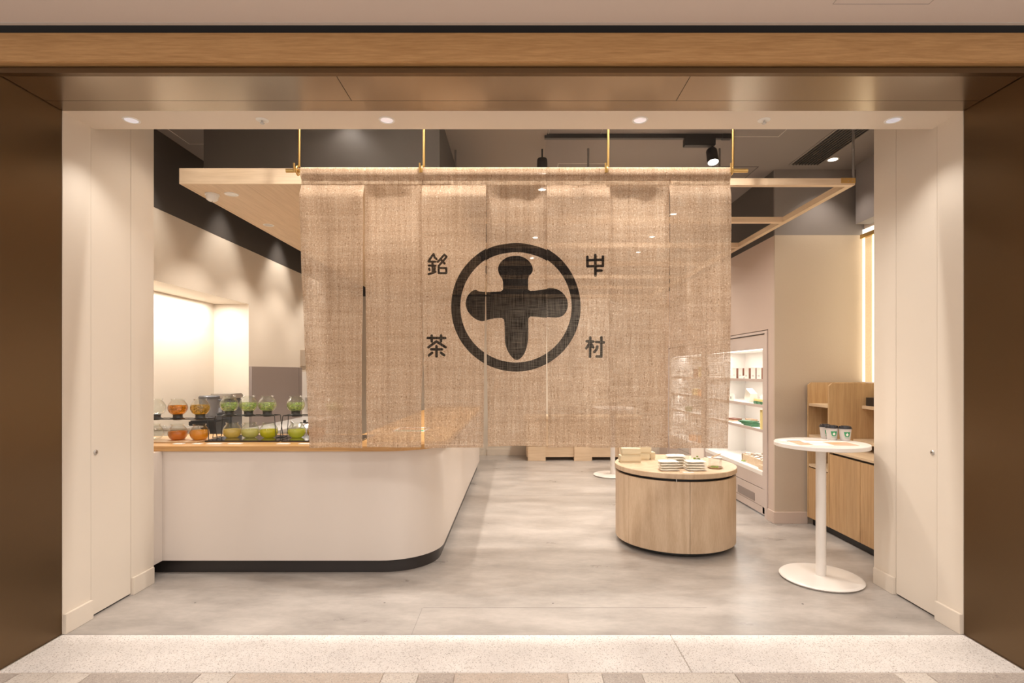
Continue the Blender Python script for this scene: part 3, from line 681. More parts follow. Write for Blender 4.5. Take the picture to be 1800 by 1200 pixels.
t = empty('hot_water_dispenser', (PX(400,5.75), 5.75, 0.881), 'dark water boiler with a sloped lid behind the first green brewer', 'water boiler')
bx('body', 'machine_grey', -0.12, 0.10, -0.12, 0.12, 0.0, 0.34, t, bev=0.015, smooth=True); bx('lid', 'steel', -0.125, 0.105, -0.125, 0.125, 0.34, 0.39, t, bev=0.012, smooth=True)
bx('display', 'paper_grey', -0.06, 0.05, -0.123, -0.12, 0.2, 0.27, t); MB().tube([(0,-0.12,0.3),(0,-0.17,0.29),(0,-0.175,0.25)],0.012,8).build('spout','black',t,True)
t = empty('food_container', (-3.12, 4.97, 0.881), 'long light grey lidded container behind the far left carafes', 'container')
bx('tub', 'bench_grey', -0.23, 0.19, -0.10, 0.10, 0.0, 0.10, t, bev=0.01); bx('lid', 'steel', -0.24, 0.20, -0.11, 0.11, 0.10, 0.115, t, bev=0.004)
t = empty('kettle', (PX(541,4.82), 4.75, ZT), 'steel kettle with a black handle behind the curtain edge on the counter', 'kettle')
MB().lathe([(0,0),(0.075,0),(0.082,0.01),(0.075,0.06),(0.055,0.095),(0.04,0.105),(0,0.108)], 28).build('body', 'steel', t, True)
MB().lathe([(0,0.13),(0.012,0.128),(0.012,0.112),(0.04,0.108),(0.04,0.104)], 20).build('lid', 'black', t, True)
MB().tube([(-0.07,0,0.03),(-0.11,0,0.05),(-0.10,0,0.10),(-0.12,0,0.12)], 0.007, 8).build('spout', 'steel', t, True)
MB().tube([(0.05,0,0.09),(0.10,0,0.12),(0.12,0,0.09),(0.10,0,0.04),(0.075,0,0.03)], 0.009, 8).build('handle', 'black', t, True)

# ------------------------------------------------------------ the noren curtain
zrod = PZ(300, NOREN_D); yr = NOREN_D
rod = empty('curtain_rod', (0, yr, zrod), 'brass curtain rod hung on four thin brass hangers', 'curtain rod')
MB().tube([(PX(503,yr),0,0),(PX(1314,yr),0,0)], 0.013, 16).build('pole', 'brass', rod, True)
for px in (526,745,1069,1288):
    x = PX(px, yr)
    h_ = MB().tube([(x+0.004,0.0,ZC-zrod),(x,-0.0,0.028)], 0.0085, 12).build('hanger', 'brass', rod, True)
    pts = [(x-0.012+0.0*k, -0.028*math.cos(a)*1.0, -0.0+0.028*math.sin(a)) for k, a in enumerate([PI*(0.5+1.25*q/10) for q in range(11)])]
    pts = [(x, 0, 0.03)]+[(x-0.01, 0.026*math.cos(a), 0.026*math.sin(a)) for a in [PI/2+PI*1.35*q/12 for q in range(13)]][::1]
    MB().tube(pts, 0.007, 10).build('hook', 'brass', h_, True)
    MB().tube([(x-0.022,-0.028,-0.022),(x-0.022,-0.030,0.04)], 0.006, 10).build('hook_tip', 'brass', h_, True)

# print outlines as signed distance in photo pixels
def seg_d(P, a, b_):
    a = np.array(a, float); b_ = np.array(b_, float); ab = b_-a; t_ = np.clip(((P-a)@ab)/(ab@ab+1e-12), 0, 1)
    return np.linalg.norm(P-(a+t_[:,None]*ab), axis=1)
def strokes_sd(P, lines, hw):
    d = np.full(len(P), 1e3)
    for ln in lines:
        w_ = hw
        if isinstance(ln, tuple): ln, w_ = ln
        for a, b_ in zip(ln, ln[1:]): d = np.minimum(d, seg_d(P, a, b_)-w_)
    return -d
def poly_sd(P, poly):
    poly = np.array(poly, float); n = len(poly); d = np.full(len(P), 1e3); ins = np.zeros(len(P), bool)
    for i in range(n):
        a, b_ = poly[i], poly[(i+1)%n]; d = np.minimum(d, seg_d(P, a, b_))
        c = ((a[1] > P[:,1]) != (b_[1] > P[:,1]))
        xi = (b_[0]-a[0])*(P[:,1]-a[1])/((b_[1]-a[1]) if abs(b_[1]-a[1]) > 1e-9 else 1e-9)+a[0]
        ins ^= (c & (P[:,0] < xi))
    return np.where(ins, d, -d)
def smooth_poly(p, it=2):
    for _ in range(it):
        q = []
        for i in range(len(p)):
            a, b_ = p[i], p[(i+1)%len(p)]; q += [(0.75*a[0]+0.25*b_[0], 0.75*a[1]+0.25*b_[1]), (0.25*a[0]+0.75*b_[0], 0.25*a[1]+0.75*b_[1])]
        p = q
    return p
Z7 = lambda pts: [(700+x/4.2857, 400+y/4.2857) for x, y in pts]
cross = smooth_poly(Z7([(880,208),(925,210),(975,235),(1008,275),(1017,315),(1005,345),(985,360),(978,395),(980,440),(980,475),(1045,472),(1110,465),(1150,458),(1200,468),(1245,500),(1272,545),(1278,590),(1268,630),(1240,668),(1200,682),(1140,680),(1080,676),(1030,670),(982,668),
  (980,720),(981,800),(978,860),(965,915),(945,960),(915,990),(893,998),(870,990),(835,950),(812,900),(802,850),(802,780),(800,720),(795,680),(740,682),(690,690),(650,706),(625,708),(590,695),(550,665),(520,625),(508,580),(515,535),(535,500),(565,475),(590,470),(605,483),(650,488),(720,485),(788,478),
  (790,430),(788,400),(778,375),(758,350),(750,310),(760,270),(795,232),(835,212)]), 1)
def Q(x0, y0, lines): return [[(x0+x/20, y0+y/20) for x, y in ln] for ln in lines]
k_mei = Q(745,435,[[(365,255),(300,340),(190,525)],[(365,260),(400,370),(465,430)],[(200,525),(425,522)],[(200,660),(425,660)],[(325,525),(335,900)],[(215,770),(225,825)],[(410,745),(395,820)],[(195,965),(330,920),(430,875)],
   [(735,270),(510,525)],[(735,270),(815,345),(540,665)],[(600,430),(745,580)],[(540,665),(540,915),(805,915),(805,740),(560,740)]])
k_cha = Q(745,580,[[(160,287),(765,287)],[(298,200),(300,400)],[(620,195),(620,395)],[(185,612),(465,405),(780,605)],[(285,682),(655,682)],[(465,570),(468,925)],[(315,800),(205,895)],[(620,800),(730,885)]])
k_naka = Q(1020,435,[[(232,350),(240,680),(765,680),(765,360)],[(260,472),(740,472)],[(500,300),(510,1010)],[(510,842),(720,842)]])
k_mura = Q(1020,580,[[(340,265),(335,940)],[(220,395),(440,410)],[(335,440),(270,540),(205,640)],[(345,440),(400,530),(440,610)],[(545,425),(800,440)],[(718,265),(718,935),(560,930)],[(580,580),(560,680),(480,770)]])
def print_sd(P):
    r = np.hypot(P[:,0]-907, P[:,1]-539.5)
    sd = 8.2-np.abs(r-105.3)
    sd = np.maximum(sd, poly_sd(P, cross))
    for k, hw in ((k_mei,2.0),(k_cha,2.35),(k_naka,2.4),(k_mura,2.35)): sd = np.maximum(sd, strokes_sd(P, k, hw))
    return sd
#           top left, top right, bottom left, bottom right, bottom y, front offset
PAN = [(530,641,548,639,785.5,-0.020),(641,744,644.5,741,786,0.016),(742.5,855,748,849.5,785.5,-0.020),(854.5,962,857,959.5,784,0.014),
       (961,1071.5,962.5,1069.5,785,-0.020),(1071,1177,1071,1173.5,786.5,0.016),(1176,1283,1173.5,1276.5,786.5,-0.018)]
zt_ = zrod+0.0
names = ['first','second','third','fourth','fifth','sixth','seventh']
desc = ['leftmost hemp curtain panel, plain, hanging in front of the tea display','second hemp curtain panel from the left, plain and set slightly back','third hemp curtain panel, printed with two black characters and the left part of the ring',
        'fourth hemp curtain panel, printed with the centre of the black cross and ring','fifth hemp curtain panel, printed with the right part of the ring and two characters','sixth hemp curtain panel, plain, above the left side of the round wooden display',
        'rightmost hemp curtain panel, plain, with the lit showcase shining through']
for pi_, (tl_, tr_, bl_, br_, by_, fo_) in enumerate(PAN):
    step = 0.004 if 2 <= pi_ <= 4 else 0.007
    wtop = PX(tr_,yr)-PX(tl_,yr); nx = int(wtop/step)
    zb = PZ(by_, yr); zm_ = zrod-0.068
    path = []            # (z, y) across the sleeve then down
    for q in range(6): path.append((zrod-0.066+0.011*q, 0.004+0.012*math.sin(PI*q/6)))
    for q in range(13):
        a = -PI*q/12; path.append((zrod+0.0+0.021*math.sin(-a), 0.021*math.cos(a)))
    for q in range(1,7): path.append((zrod-0.066*q/6, -0.021-0.005*math.sin(PI*q/6)+0.0155*(q/6)**3))
    s0 = len(path); nz = int((zm_-zb)/step)
    for q in range(1, nz+1): path.append((zm_-(zm_-zb)*q/nz, None))
    rng = random.Random(100+pi_); ph = [rng.uniform(0, 6.28) for _ in range(8)]
    nv = len(path); U = np.linspace(0, 1, nx+1)
    verts = np.zeros((nv, nx+1, 3)); 
    for j, (z, yo) in enumerate(path):
        tt = min(1, max(0, (zrod-z)/(zrod-zb))); s_ = tt**1.5
        x0 = PX(tl_,yr)*(1-s_)+PX(bl_,yr)*s_; x1 = PX(tr_,yr)*(1-s_)+PX(br_,yr)*s_
        x0 += 0.0025*math.sin(9*tt+ph[0])*tt; x1 += 0.0025*math.sin(11*tt+ph[1])*tt
        x = x0+(x1-x0)*U
        if yo is None:
            k = min(1, max(0, (zm_-z-0.018)/0.10)); k2 = k*k*(3-2*k)
            curl = 0.0
            y = -0.0055+k2*(fo_+0.006*np.sin(U*5.0+ph[2]+1.5*tt)+0.004*np.sin(U*13+ph[3]-tt*2)+0.006*np.sin(tt*7+ph[4]+U*1.2)+0.003*np.sin(tt*23+ph[5]))
            y = y+k2*0.007*np.cos(2*PI*(U-0.5))*min(1,tt*3)
            hem = max(0, (z-zb)); 
            if hem < 0.022: y = y-0.003
        else: y = yo+0*U
        verts[j,:,0] = x; verts[j,:,1] = y+yr; verts[j,:,2] = z+(0.0015*np.sin(U*6+ph[6]) if z < zb+0.03 else 0)
    V_ = verts.reshape(-1,3); faces = []
    for j in range(nv-1):
        b0 = j*(nx+1)
        for i in range(nx): faces.append((b0+i, b0+i+1, b0+nx+2+i, b0+nx+1+i))
    me = bpy.data.meshes.new('noren_panel'); loc = Vector((float(V_[:,0].mean()), yr, zrod))
    me.from_pydata((V_-np.array([0,0,0])).tolist(), [], faces)
    me.materials.append(MATS['hemp']); me.shade_smooth()
    px_ = CX+V_[:,0]*F/yr; py_ = CY-(V_[:,2]-H)*F/yr        # rest-plane coordinates of the dyed pattern on the flat cloth
    if 2 <= pi_ <= 4: sd = print_sd(np.stack([px_, py_], 1))*yr/F; sd[V_[:,2] > zm_] = -1
    else: sd = np.full(len(V_), -1.0)
    at = me.attributes.new('print', 'FLOAT', 'POINT'); at.data.foreach_set('value', sd.astype(np.float32))
    o = bpy.data.objects.new('noren_panel', me); col.objects.link(o)
    tag(o, desc[pi_], 'curtain', 'hemp curtain panels hanging from the brass rod')

# ------------------------------------------------------------ round oak display drum
DX, DY, DR = PX(1185,4.87), 4.87, 0.522
t = empty('round_display_cabinet', (DX,DY,0), 'low round oak display cabinet standing on the concrete floor', 'display cabinet')
MB().lathe([(0,0.640),(DR-0.006,0.640),(DR,0.645),(DR,0.680),(DR-0.004,0.684),(0,0.684)], 96).build('top', 'oak_drum', t, True)
MB().lathe([(0,0.02),(DR-0.045,0.02),(DR-0.045,0.641)], 64).build('inner_core', 'black', t, True)
# staved body in curved door segments
import itertools
def arc_door(a0, a1, parent):
    m_ = MB(); n = 20; r0, r1, z0, z1 = DR-0.03, DR-0.008, 0.045, 0.618
    P_ = []
    for k in range(n+1):
        a = a0+(a1-a0)*k/n; P_.append([m_.bm.verts.new((r*math.cos(a), r*math.sin(a), z)) for r, z in ((r0,z0),(r1,z0),(r1,z1),(r0,z1))])
    for a, b_ in zip(P_, P_[1:]):
        for q in range(4): m_.bm.faces.new((a[q], a[(q+1)%4], b_[(q+1)%4], b_[q]))
    m_.bm.faces.new(P_[0]); m_.bm.faces.new(P_[-1][::-1]); return m_.build('curved_door', 'oak_drum', parent, True)
seam = math.atan2(-(DY-4.39), PX(1211,4.39)-DX)
for k in range(6):
    a0 = seam+k*PI/3+0.003; arc_door(a0, a0+PI/3-0.006, t)
for k in range(6):
    a = seam+k*PI/3-PI/6; MB().lathe([(0,0),(0.02,0),(0.02,0.045),(0,0.045)], 12, (0.40*math.cos(a), 0.40*math.sin(a), 0)).build('foot', 'black', t, True)
a = math.atan2(-1, -0.25)
bx('catch', 'steel', -0.003, 0.003, -0.004, 0.004, 0.617, 0.641, t).location = ((DR-0.012)*math.cos(a), (DR-0.012)*math.sin(a), 0)
ZD = 0.684
def zb_box(px0, px1, pyt, pyb, d, depth, label, rz=0, lift=0):
    w_ = (px1-px0)*d/F; h_ = (pyb-pyt)*d/F
    t = empty('tea_box', ((PX(px0,d)+PX(px1,d))/2, d+depth/2, ZD+lift), label, 'box', 'pale boxes on the round display', rz)
    bx('tray_half', 'tan_box', -w_/2+0.005, w_/2-0.005, -depth/2+0.005, depth/2-0.005, 0, h_*0.5, t, bev=0.001)
    bx('lid_half', 'tan_box', -w_/2, w_/2, -depth/2, depth/2, h_*0.22, h_-0.001, t, bev=0.003)
    return h_
h1 = zb_box(1091,1127,800.5,813,4.88,0.11,'pale straw box on the left of the round display, bottom of two', 0.03)
zb_box(1094,1127,787,800,4.88,0.10,'pale straw box stacked on top at the left of the round display', -0.04, h1)
h2 = zb_box(1125,1142.5,798,809,5.02,0.09,'pale straw box just right of the two stacked ones, lower', 0.02)
zb_box(1126,1145,786,798,5.02,0.09,'pale straw box resting on the lower one behind the curtain hem', -0.02, h2)
zb_box(1143,1152,794,807,5.06,0.09,'narrow upright pale box at the right of the straw boxes', 0.0)
def packets(px0, px1, d, n, th, name):
    w_ = (px1-px0)*d/F
    for k in range(n):
        m_ = MB(); nn = 8; dd = 0.105
        top = {}
        for iz in (0,1):
            for i in range(nn+1):
                for j in range(nn+1):
                    u, v = i/nn-0.5, j/nn-0.5
                    puff = (1-(2*u)**4)*(1-(2*v)**4)
                    e_ = 0.10; z = th*(0.5+(1 if iz else -1)*(e_+(0.5-e_)*puff)) + (0.0012*math.sin(9*u+k*2+iz))*(1-puff)
                    top[iz,i,j] = m_.bm.verts.new((u*w_*(1+0.02*(puff-1)), v*dd, z))
        for i in range(nn):
            for j in range(nn):
                m_.bm.faces.new([top[1,i,j],top[1,i+1,j],top[1,i+1,j+1],top[1,i,j+1]]); m_.bm.faces.new([top[0,i,j],top[0,i,j+1],top[0,i+1,j+1],top[0,i+1,j]])
        for i in range(nn):
            for (a0,b0,a1,b1) in ((i,0,i+1,0),(i+1,nn,i,nn),(0,i+1,0,i),(nn,i,nn,i+1)): m_.bm.faces.new([top[0,a0,b0],top[0,a1,b1],top[1,a1,b1],top[1,a0,b0]])
        o = empty('tea_packet', ((PX(px0,d)+PX(px1,d))/2+random.uniform(-.004,.004), d+dd/2, ZD+k*th), 'folded cream paper tea packet, '+('topmost' if k == n-1 else 'bottom' if k == 0 else ['','second','third','fourth','fifth'][k]+' from the bottom')+' of '+name, 'packet', 'paper tea packets on the round display', random.uniform(-.05,.05))
        m_.build('packet_body', 'packet', o, True)
        if k == n-1: MB().lathe([(0,0),(0.007,0)], 12).build('round_mark', 'green_card', o).location = (0.0, -0.01, th+0.0006)
random.seed(5)
packets(1161,1195,4.47,4,0.0215,'the left front stack')
packets(1208,1243,4.47,4,0.0215,'the right front stack')
packets(1174,1207,4.60,5,0.0225,'the taller stack behind')
tag(bx('price_card', 'paper', PX(1198,4.45), PX(1217,4.45), 4.40, 4.43, ZD, ZD+0.004), 'small white price card at the front edge of the round display', 'card')
t = empty('octagonal_tray', (PX(1257,4.62), 4.62, ZD), 'small octagonal wooden tray with a clear acrylic box on it', 'tray')
MB().lathe([(0,0),(0.05,0),(0.068,0.012),(0.064,0.013),(0.048,0.004),(0,0.004)], 8).build('rim', 'oak_h', t)
t = empty('acrylic_box', (PX(1255,4.62), 4.62, ZD+0.005), 'clear acrylic box holding green tea leaves on the small tray', 'box')
bx('case', 'acrylic', -0.035, 0.055, -0.03, 0.03, 0.0, 0.085, t); bx('top_sheet', 'white_plastic', -0.050, 0.058, -0.04, 0.035, 0.0855, 0.0875, t)
random.seed(3); m_ = MB()
for k in range(40):
    x, y = random.uniform(-.025,.035), random.uniform(-.02,.02); m_.box(x-.005,x+.005,y-.002,y+.002,0.002,0.002+random.uniform(.003,.012))
stuff(m_.build('tea_leaves', 'leaf_light', t))
sp = MB().box(-0.045,0.045,-0.009,0.009,0,0.004,0.001).build('bamboo_scoop', 'oak_h'); sp.location = (PX(1259,4.6), 4.6, ZD+0.108); sp.rotation_euler = (0,-0.32,0.2); tag(sp, 'small wooden scoop lying across the clear acrylic box', 'scoop')
t = empty('picture_card', (PX(1225,4.86), 4.86, ZD), 'upright card with a photo of dark green tea leaves behind the packets', 'card')
bx('sheet', 'paper', -0.056, 0.056, 0, 0.003, 0, 0.135, t); MB().lathe([(0,0),(0.046,0.0)], 24).build('dish_print', 'cup_grey', t).rotation_euler = (PI/2,0,0); t.children[-1].location = (0.005,-0.0006,0.045)
random.seed(9); m_ = MB()
for k in range(16):
    x, z = random.uniform(-.03,.035), random.uniform(.02,.065); s_ = random.uniform(.005,.011)
    m_.box(x-s_, x+s_, -0.0016, -0.0009, z-s_*.6, z+s_*.6)
stuff(m_.build('leaf_print', 'leaf', t))
t = tag(bx('card_holder', 'acrylic', PX(1192,5.0), PX(1211,5.0), 5.0, 5.01, ZD, ZD+0.16), 'clear card holder standing at the back of the round display', 'card holder')

# ------------------------------------------------------------ standing tables
def stand_table(x, y, label):
    t = empty('standing_table', (x,y,0), label, 'table', 'white round standing tables')
    MB().lathe([(0,0.957),(0.306,0.957),(0.310,0.960),(0.310,0.984),(0.307,0.987),(0,0.987)], 72).build('tabletop', 'white_metal', t, True)
    MB().tube([(0,0,0.02),(0,0,0.957)], 0.034, 28).build('pole', 'white_metal', t, True)
    MB().lathe([(0,0.0),(0.262,0.0),(0.268,0.004),(0.277,0.014),(0.272,0.020),(0.255,0.025),(0,0.028)], 72).build('base', 'white_metal', t, True)
    return t
TX, TY = PX(1443,3.96), 3.96
stand_table(TX, TY, 'white round standing table with paper cups at the right')
stand_table(PX(1077,7.9), 7.9, 'white round standing table far back behind the round display')
ZTT = 0.987
def sheet(name, m, x, y, w_, h_, rz, z, label, cat='paper'):
    o = MB().box(-w_/2,w_/2,-h_/2,h_/2,0,0.0015).build(name, m); o.location = (x,y,z); o.rotation_euler = (0,0,rz); tag(o, label, cat, None); return o
s1 = sheet('menu_sheet', 'paper', TX-0.02, TY-0.06, 0.42, 0.24, -0.12, ZTT, 'large brown and white menu sheet on the standing table', 'menu')
for q in ((-0.20,-0.10,-0.11,0.11,'paper_brown'),(0.03,0.20,-0.11,0.09,'paper_brown'),(0.05,0.12,-0.02,0.03,'paper_orange')):
    bx('print_block', q[4], q[0], q[1], q[2], q[3], 0.0015, 0.0019 if q[4]=='paper_brown' else 0.0022, s1)
sheet('leaflet', 'paper', TX-0.06, TY+0.0, 0.14, 0.12, -0.2, ZTT+0.0025, 'plain white leaflet in the middle of the standing table', 'leaflet')
s2 = sheet('leaflet', 'paper', TX-0.15, TY+0.11, 0.19, 0.13, -0.1, ZTT+0.0, 'white leaflet with a dark grey stripe at the left of the standing table', 'leaflet')
bx('grey_stripe', 'paper_grey', -0.04, 0.08, -0.035, 0.0, 0.0015, 0.002, s2)
sheet('leaflet', 'paper_orange', TX+0.03, TY+0.115, 0.18, 0.012, -0.1, ZTT+0.0, 'thin orange strip card in front of the cups', 'card')
def cup(px, d, label, rz):
    t = empty('paper_cup', (PX(px,d), d, ZTT), label, 'cup', 'paper cups on the standing table', rz)
    pr = [(0,0.002),(0.031,0.0),(0.032,0.0),(0.0425,0.092),(0.0435,0.093)]
    MB().lathe(pr, 36).build('cup_body', 'cup_grey', t, True)
    MB().lathe([(0,0.112),(0.026,0.112),(0.030,0.103),(0.034,0.102),(0.037,0.107),(0.040,0.107),(0.042,0.097),(0.0465,0.096),(0.0470,0.090),(0.0445,0.090)], 36).build('lid', 'lid_black', t, True)
    # curved printed mark facing -Y
    def patch(name, m, rows, off):
        m_ = MB(); prev = None
        for z, a0, a1 in rows:
            R = 0.0318+(0.0425-0.0318)*z/0.092+off
            cur = [m_.bm.verts.new((R*math.cos(a0+(a1-a0)*k/8), R*math.sin(a0+(a1-a0)*k/8), z)) for k in range(9)]
            if prev:
                for k in range(8): m_.bm.faces.new((prev[k], prev[k+1], cur[k+1], cur[k]))
            prev = cur
        return m_.build(name, m, t)
    c = -PI/2-0.15
    patch('cup_mark', 'logo_green', [(0.032,c-0.20,c+0.20),(0.036,c-0.42,c+0.42),(0.05,c-0.50,c+0.50),(0.068,c-0.58,c+0.58)], 0.0004)
    patch('cup_mark', 'logo_green', [(0.024,c-0.40,c+0.40),(0.027,c-0.5,c+0.5)], 0.0004)
    patch('leaf_mark', 'paper', [(0.038,c-0.02,c+0.02),(0.043,c-0.22,c+0.20),(0.050,c-0.24,c+0.24),(0.056,c-0.12,c+0.10),(0.060,c-0.02,c+0.02)], 0.0008)
cup(1462.5, 4.11, 'grey paper cup with black lid, middle one of the three', 0.0)
cup(1485.5, 4.06, 'grey paper cup with black lid, rightmost of the three', 0.0)
cup(1451.5, 4.19, 'grey paper cup with black lid, half hidden at the left behind another', 0.05)

# ------------------------------------------------------------ refrigerated showcases in the right wall
def showcase(y0, y1, label):
    t = empty('display_fridge', (WR, y0, 0), label, 'display fridge', 'white showcases in the right wall'); L_ = y1-y0; DP = 0.62
    # outer frame
    bx('frame', 'fridge_frame', -0.012, 0.02, 0, 0.05, 0.0, 1.92, t); bx('frame', 'fridge_frame', -0.012, 0.02, L_-0.05, L_, 0.0, 1.92, t); bx('frame', 'fridge_frame', -0.012, 0.02, 0.05, L_-0.05, 1.895, 1.92, t)
    bx('frame_gap', 'kick_dark', 0.005, 0.02, 0.05, 0.062, 0.0, 1.895, t); bx('frame_gap', 'kick_dark', 0.005, 0.02, 0.062, L_-0.05, 1.885, 1.895, t)
    bx('header', 'fridge_frame', 0.002, 0.05, 0.062, L_-0.05, 1.742, 1.885, t)
    bx('side_panel', 'fridge_frame', 0.0, DP, 0.062, 0.12, 0.03, 1.742, t); bx('side_panel', 'fridge_white', 0.01, DP, L_-0.14, L_-0.06, 0.03, 1.742, t)
    bx('back_panel', 'fridge_white', 0.5, 0.53, 0.12, L_-0.14, 0.44, 1.742, t); bx('roof', 'fridge_white', 0.05, DP, 0.062, L_-0.06, 1.742, 1.77, t)
    for sx, sz in ((0.5,0),):
        for z in (0.72,0.68,0.56,0.52,1.05,1.01,1.30,1.26):
            bx('slot', 'rod_grey', 0.496, 0.5, 0.30, 0.42, z, z+0.006, t); bx('slot', 'rod_grey', 0.496, 0.5, 0.5, 0.54, z, z+0.006, t)
    for z in (1.40, 1.13, 0.87):
        s_ = bx('shelf', 'fridge_white', 0.03, 0.5, 0.12, L_-0.14, z, z+0.012, t); bx('price_rail', 'fridge_frame', 0.02, 0.03, 0.12, L_-0.14, z-0.008, z+0.022, s_)
        bx('led_strip', 'led_strip', 0.05, 0.065, 0.14, L_-0.16, z-0.004, z-0.0005, s_)
    bx('led_strip', 'led_strip', 0.055, 0.08, 0.14, L_-0.16, 1.735, 1.741, t)
    bx('deck', 'fridge_white', 0.02, 0.5, 0.12, L_-0.14, 0.42, 0.45, t); bx('deck_lip', 'fridge_white', -0.004, 0.02, 0.12, L_-0.05, 0.42, 0.46, t)
    bx('lower_panel', 'fridge_frame', -0.003, 0.02, 0.062, L_-0.05, 0.287, 0.42, t); bx('lower_panel', 'fridge_frame', -0.003, 0.02, 0.062, L_-0.05, 0.10, 0.28, t)
    bx('vent_grille', 'grey_door', -0.006, 0.0, 0.30, 0.75, 0.115, 0.20, t); bx('plinth', 'fridge_frame', 0.0, 0.02, 0.062, L_-0.05, 0.02, 0.095, t)
    return t
showcase(S0+0.005, S1-0.003, 'white lit display fridge nearest the beige column'); showcase(S1+0.003, S2-0.005, 'white lit display fridge seen through the rightmost curtain panel')
for y0 in (S0, S1):
    area('fridge_light', (WR+0.22, y0+0.95, 1.73), 0.1, 4.2, WHT, sy=1.5)
    for z in (1.39,1.12,0.86): area('fridge_shelf_light', (WR+0.16, y0+0.95, z-0.01), 0.06, 3.2, WHT, sy=1.5)
def fbox(name, cat, x0, x1, y0, y1, z0, h_, m, label, group=None, side=None, rz=0):
    t = MB().box(-(x1-x0)/2, (x1-x0)/2, -(y1-y0)/2, (y1-y0)/2, 0, h_, 0.0015).build(name, m)
    t.location = ((x0+x1)/2, (y0+y1)/2, z0); t.rotation_euler = (0,0,rz); tag(t, label, cat, group)
    return t
zs1, zs2, zs3, zs0 = 1.412, 1.142, 0.882, 0.45
ordn = ['nearest to the column','second from the column','third from the column','fourth from the column','leftmost beside the curtain']
for k, px in enumerate((1341.5,1331,1319,1308,1297)):
    X = 2.74; d = X*F/(px-CX)
    o = fbox('tea_carton', 'box', X-0.02, X+0.022, d, d+0.125, zs1, 0.132, 'paper', 'white carton with a brown end, '+ordn[k], 'cartons on the top fridge shelf')
    bx('brown_end', 'brown_card', -0.02, 0.0205, -0.0640, -0.0624, 0.002, 0.130, o)
    bx('print_block', 'cup_grey', -0.0225, -0.021, -0.02, 0.03, 0.03, 0.05, o)
for k, (y, nm) in enumerate(((6.35,'right'),(6.62,'left'))):
    o = fbox('display_tag', 'sign', 2.62,2.622, y, y+0.13, zs1, 0.045, 'paper', 'small white folded tag before the cartons, the %s one'%nm, 'white tags on the top fridge shelf'); o.rotation_euler = (0,0.4,0)
o = fbox('framed_card', 'card', 2.66,2.668, 6.72,6.93, zs2, 0.085, 'paper', 'white card with a small dark drawing on the second fridge shelf', None); bx('print_block','kick_dark',-0.006,-0.0045,-0.02,0.0,0.02,0.05,o)
o = fbox('cream_carton', 'box', 2.70,2.78, 6.38,6.52, zs2+0.012, 0.13, 'tan_box', 'cream carton leaning on the second fridge shelf', None); o.rotation_euler = (0.42,0.0,0); o.data.materials[0] = MATS['packet']
o = fbox('cream_carton', 'box', 2.80,2.90, 6.02,6.30, zs2, 0.09, 'packet', 'flat cream carton behind the green pouch on the second fridge shelf', None)
for k, (y, c) in enumerate(((5.98,'green_card'),(6.08,'green_card'))):
    t = empty('gift_pouch', (2.66, y, zs2), ['green and yellow pouch nearest the fridge frame','green and yellow pouch left of its twin on the second shelf'][k], 'pouch', 'pouches on the second fridge shelf')
    bx('lower_half', c, -0.02,0.02,-0.04,0.04,0,0.03,t,bev=0.004); bx('upper_half', 'yellow_card', -0.016,0.016,-0.04,0.04,0.03,0.055,t,bev=0.003)
    MB().tube([(0,-0.02,0.055),(0,-0.015,0.085),(0,0.015,0.085),(0,0.02,0.055)],0.002,6).build('loop','white_plastic',t)
# third shelf
random.seed(21)
for k in range(4):
    o = fbox('green_packet', 'packet', 2.62,2.72, 6.12+0.03*k,6.34+0.03*k, zs3+0.013*k, 0.012, 'green_card', 'flat green packet, %s in the fanned pile on the third fridge shelf'%(['bottom','second','third','top'][k]), 'green packets on the third fridge shelf', rz=0.15*k)
for k in range(3):
    o = fbox('paper_packet', 'packet', 2.64,2.74, 6.68+0.01*k,6.86+0.01*k, zs3+0.014*k, 0.013, ['packet','paper_brown','brown_card'][k], '%s flat packet of the pile at the left of the third fridge shelf'%(['cream bottom','light brown middle','dark brown top'][k]), 'brown packets on the third fridge shelf', rz=0.1*k)
fbox('tan_packet', 'packet', 2.74,2.82, 6.42,6.58, zs3, 0.055, 'paper_brown', 'tan packet standing behind the green pile', None)
fbox('yellow_carton', 'box', 2.60,2.66, 5.80,5.86, zs3, 0.21, 'yellow_card', 'tall yellow carton by the fridge frame on the third shelf', None)
fbox('sample_card', 'card', 2.59,2.65, 6.45,6.65, zs3, 0.003, 'paper', 'small white card lying at the front of the third fridge shelf', None)
# bottom deck
t = empty('wooden_crate', (2.82, 6.12, zs0), 'shallow light wooden crate full of small white packets in the bottom of the fridge', 'crate')
for a_ in ((-0.17,0.17,-0.34,-0.325),(-0.17,0.17,0.325,0.34),(-0.17,-0.155,-0.34,0.34),(0.155,0.17,-0.34,0.34)): bx('crate_side', 'oak_pale', a_[0],a_[1],a_[2],a_[3],0,0.085,t)
bx('crate_bottom', 'oak_pale', -0.16,0.16,-0.33,0.33,0,0.01,t)
m_ = MB(); random.seed(4)
for k in range(90):
    x,y = random.uniform(-.14,.14), random.uniform(-.30,.30); m_.box(-.022,.022,-.015,.015,0,.006, M=Matrix.Translation((x,y,0.06+random.uniform(0,.04))) @ Matrix.Rotation(random.uniform(0,3),4,'Z') @ Matrix.Rotation(random.uniform(-.5,.5),4,'X'))
stuff(m_.build('white_packets', 'paper', t))
t = fbox('sample_dish', 'dish', 2.60,2.68, 6.30,6.45, zs0, 0.006, 'paper', 'small white dish with dark leaves in front of the crate', None); bx('dark_leaves','leaf',-0.02,0.02,-0.03,0.03,0.006,0.014,t)
fbox('tan_bowl', 'box', 2.60,2.70, 5.78,5.90, zs0, 0.05, 'oak_pale', 'small tan wooden box at the near end of the fridge deck', None)
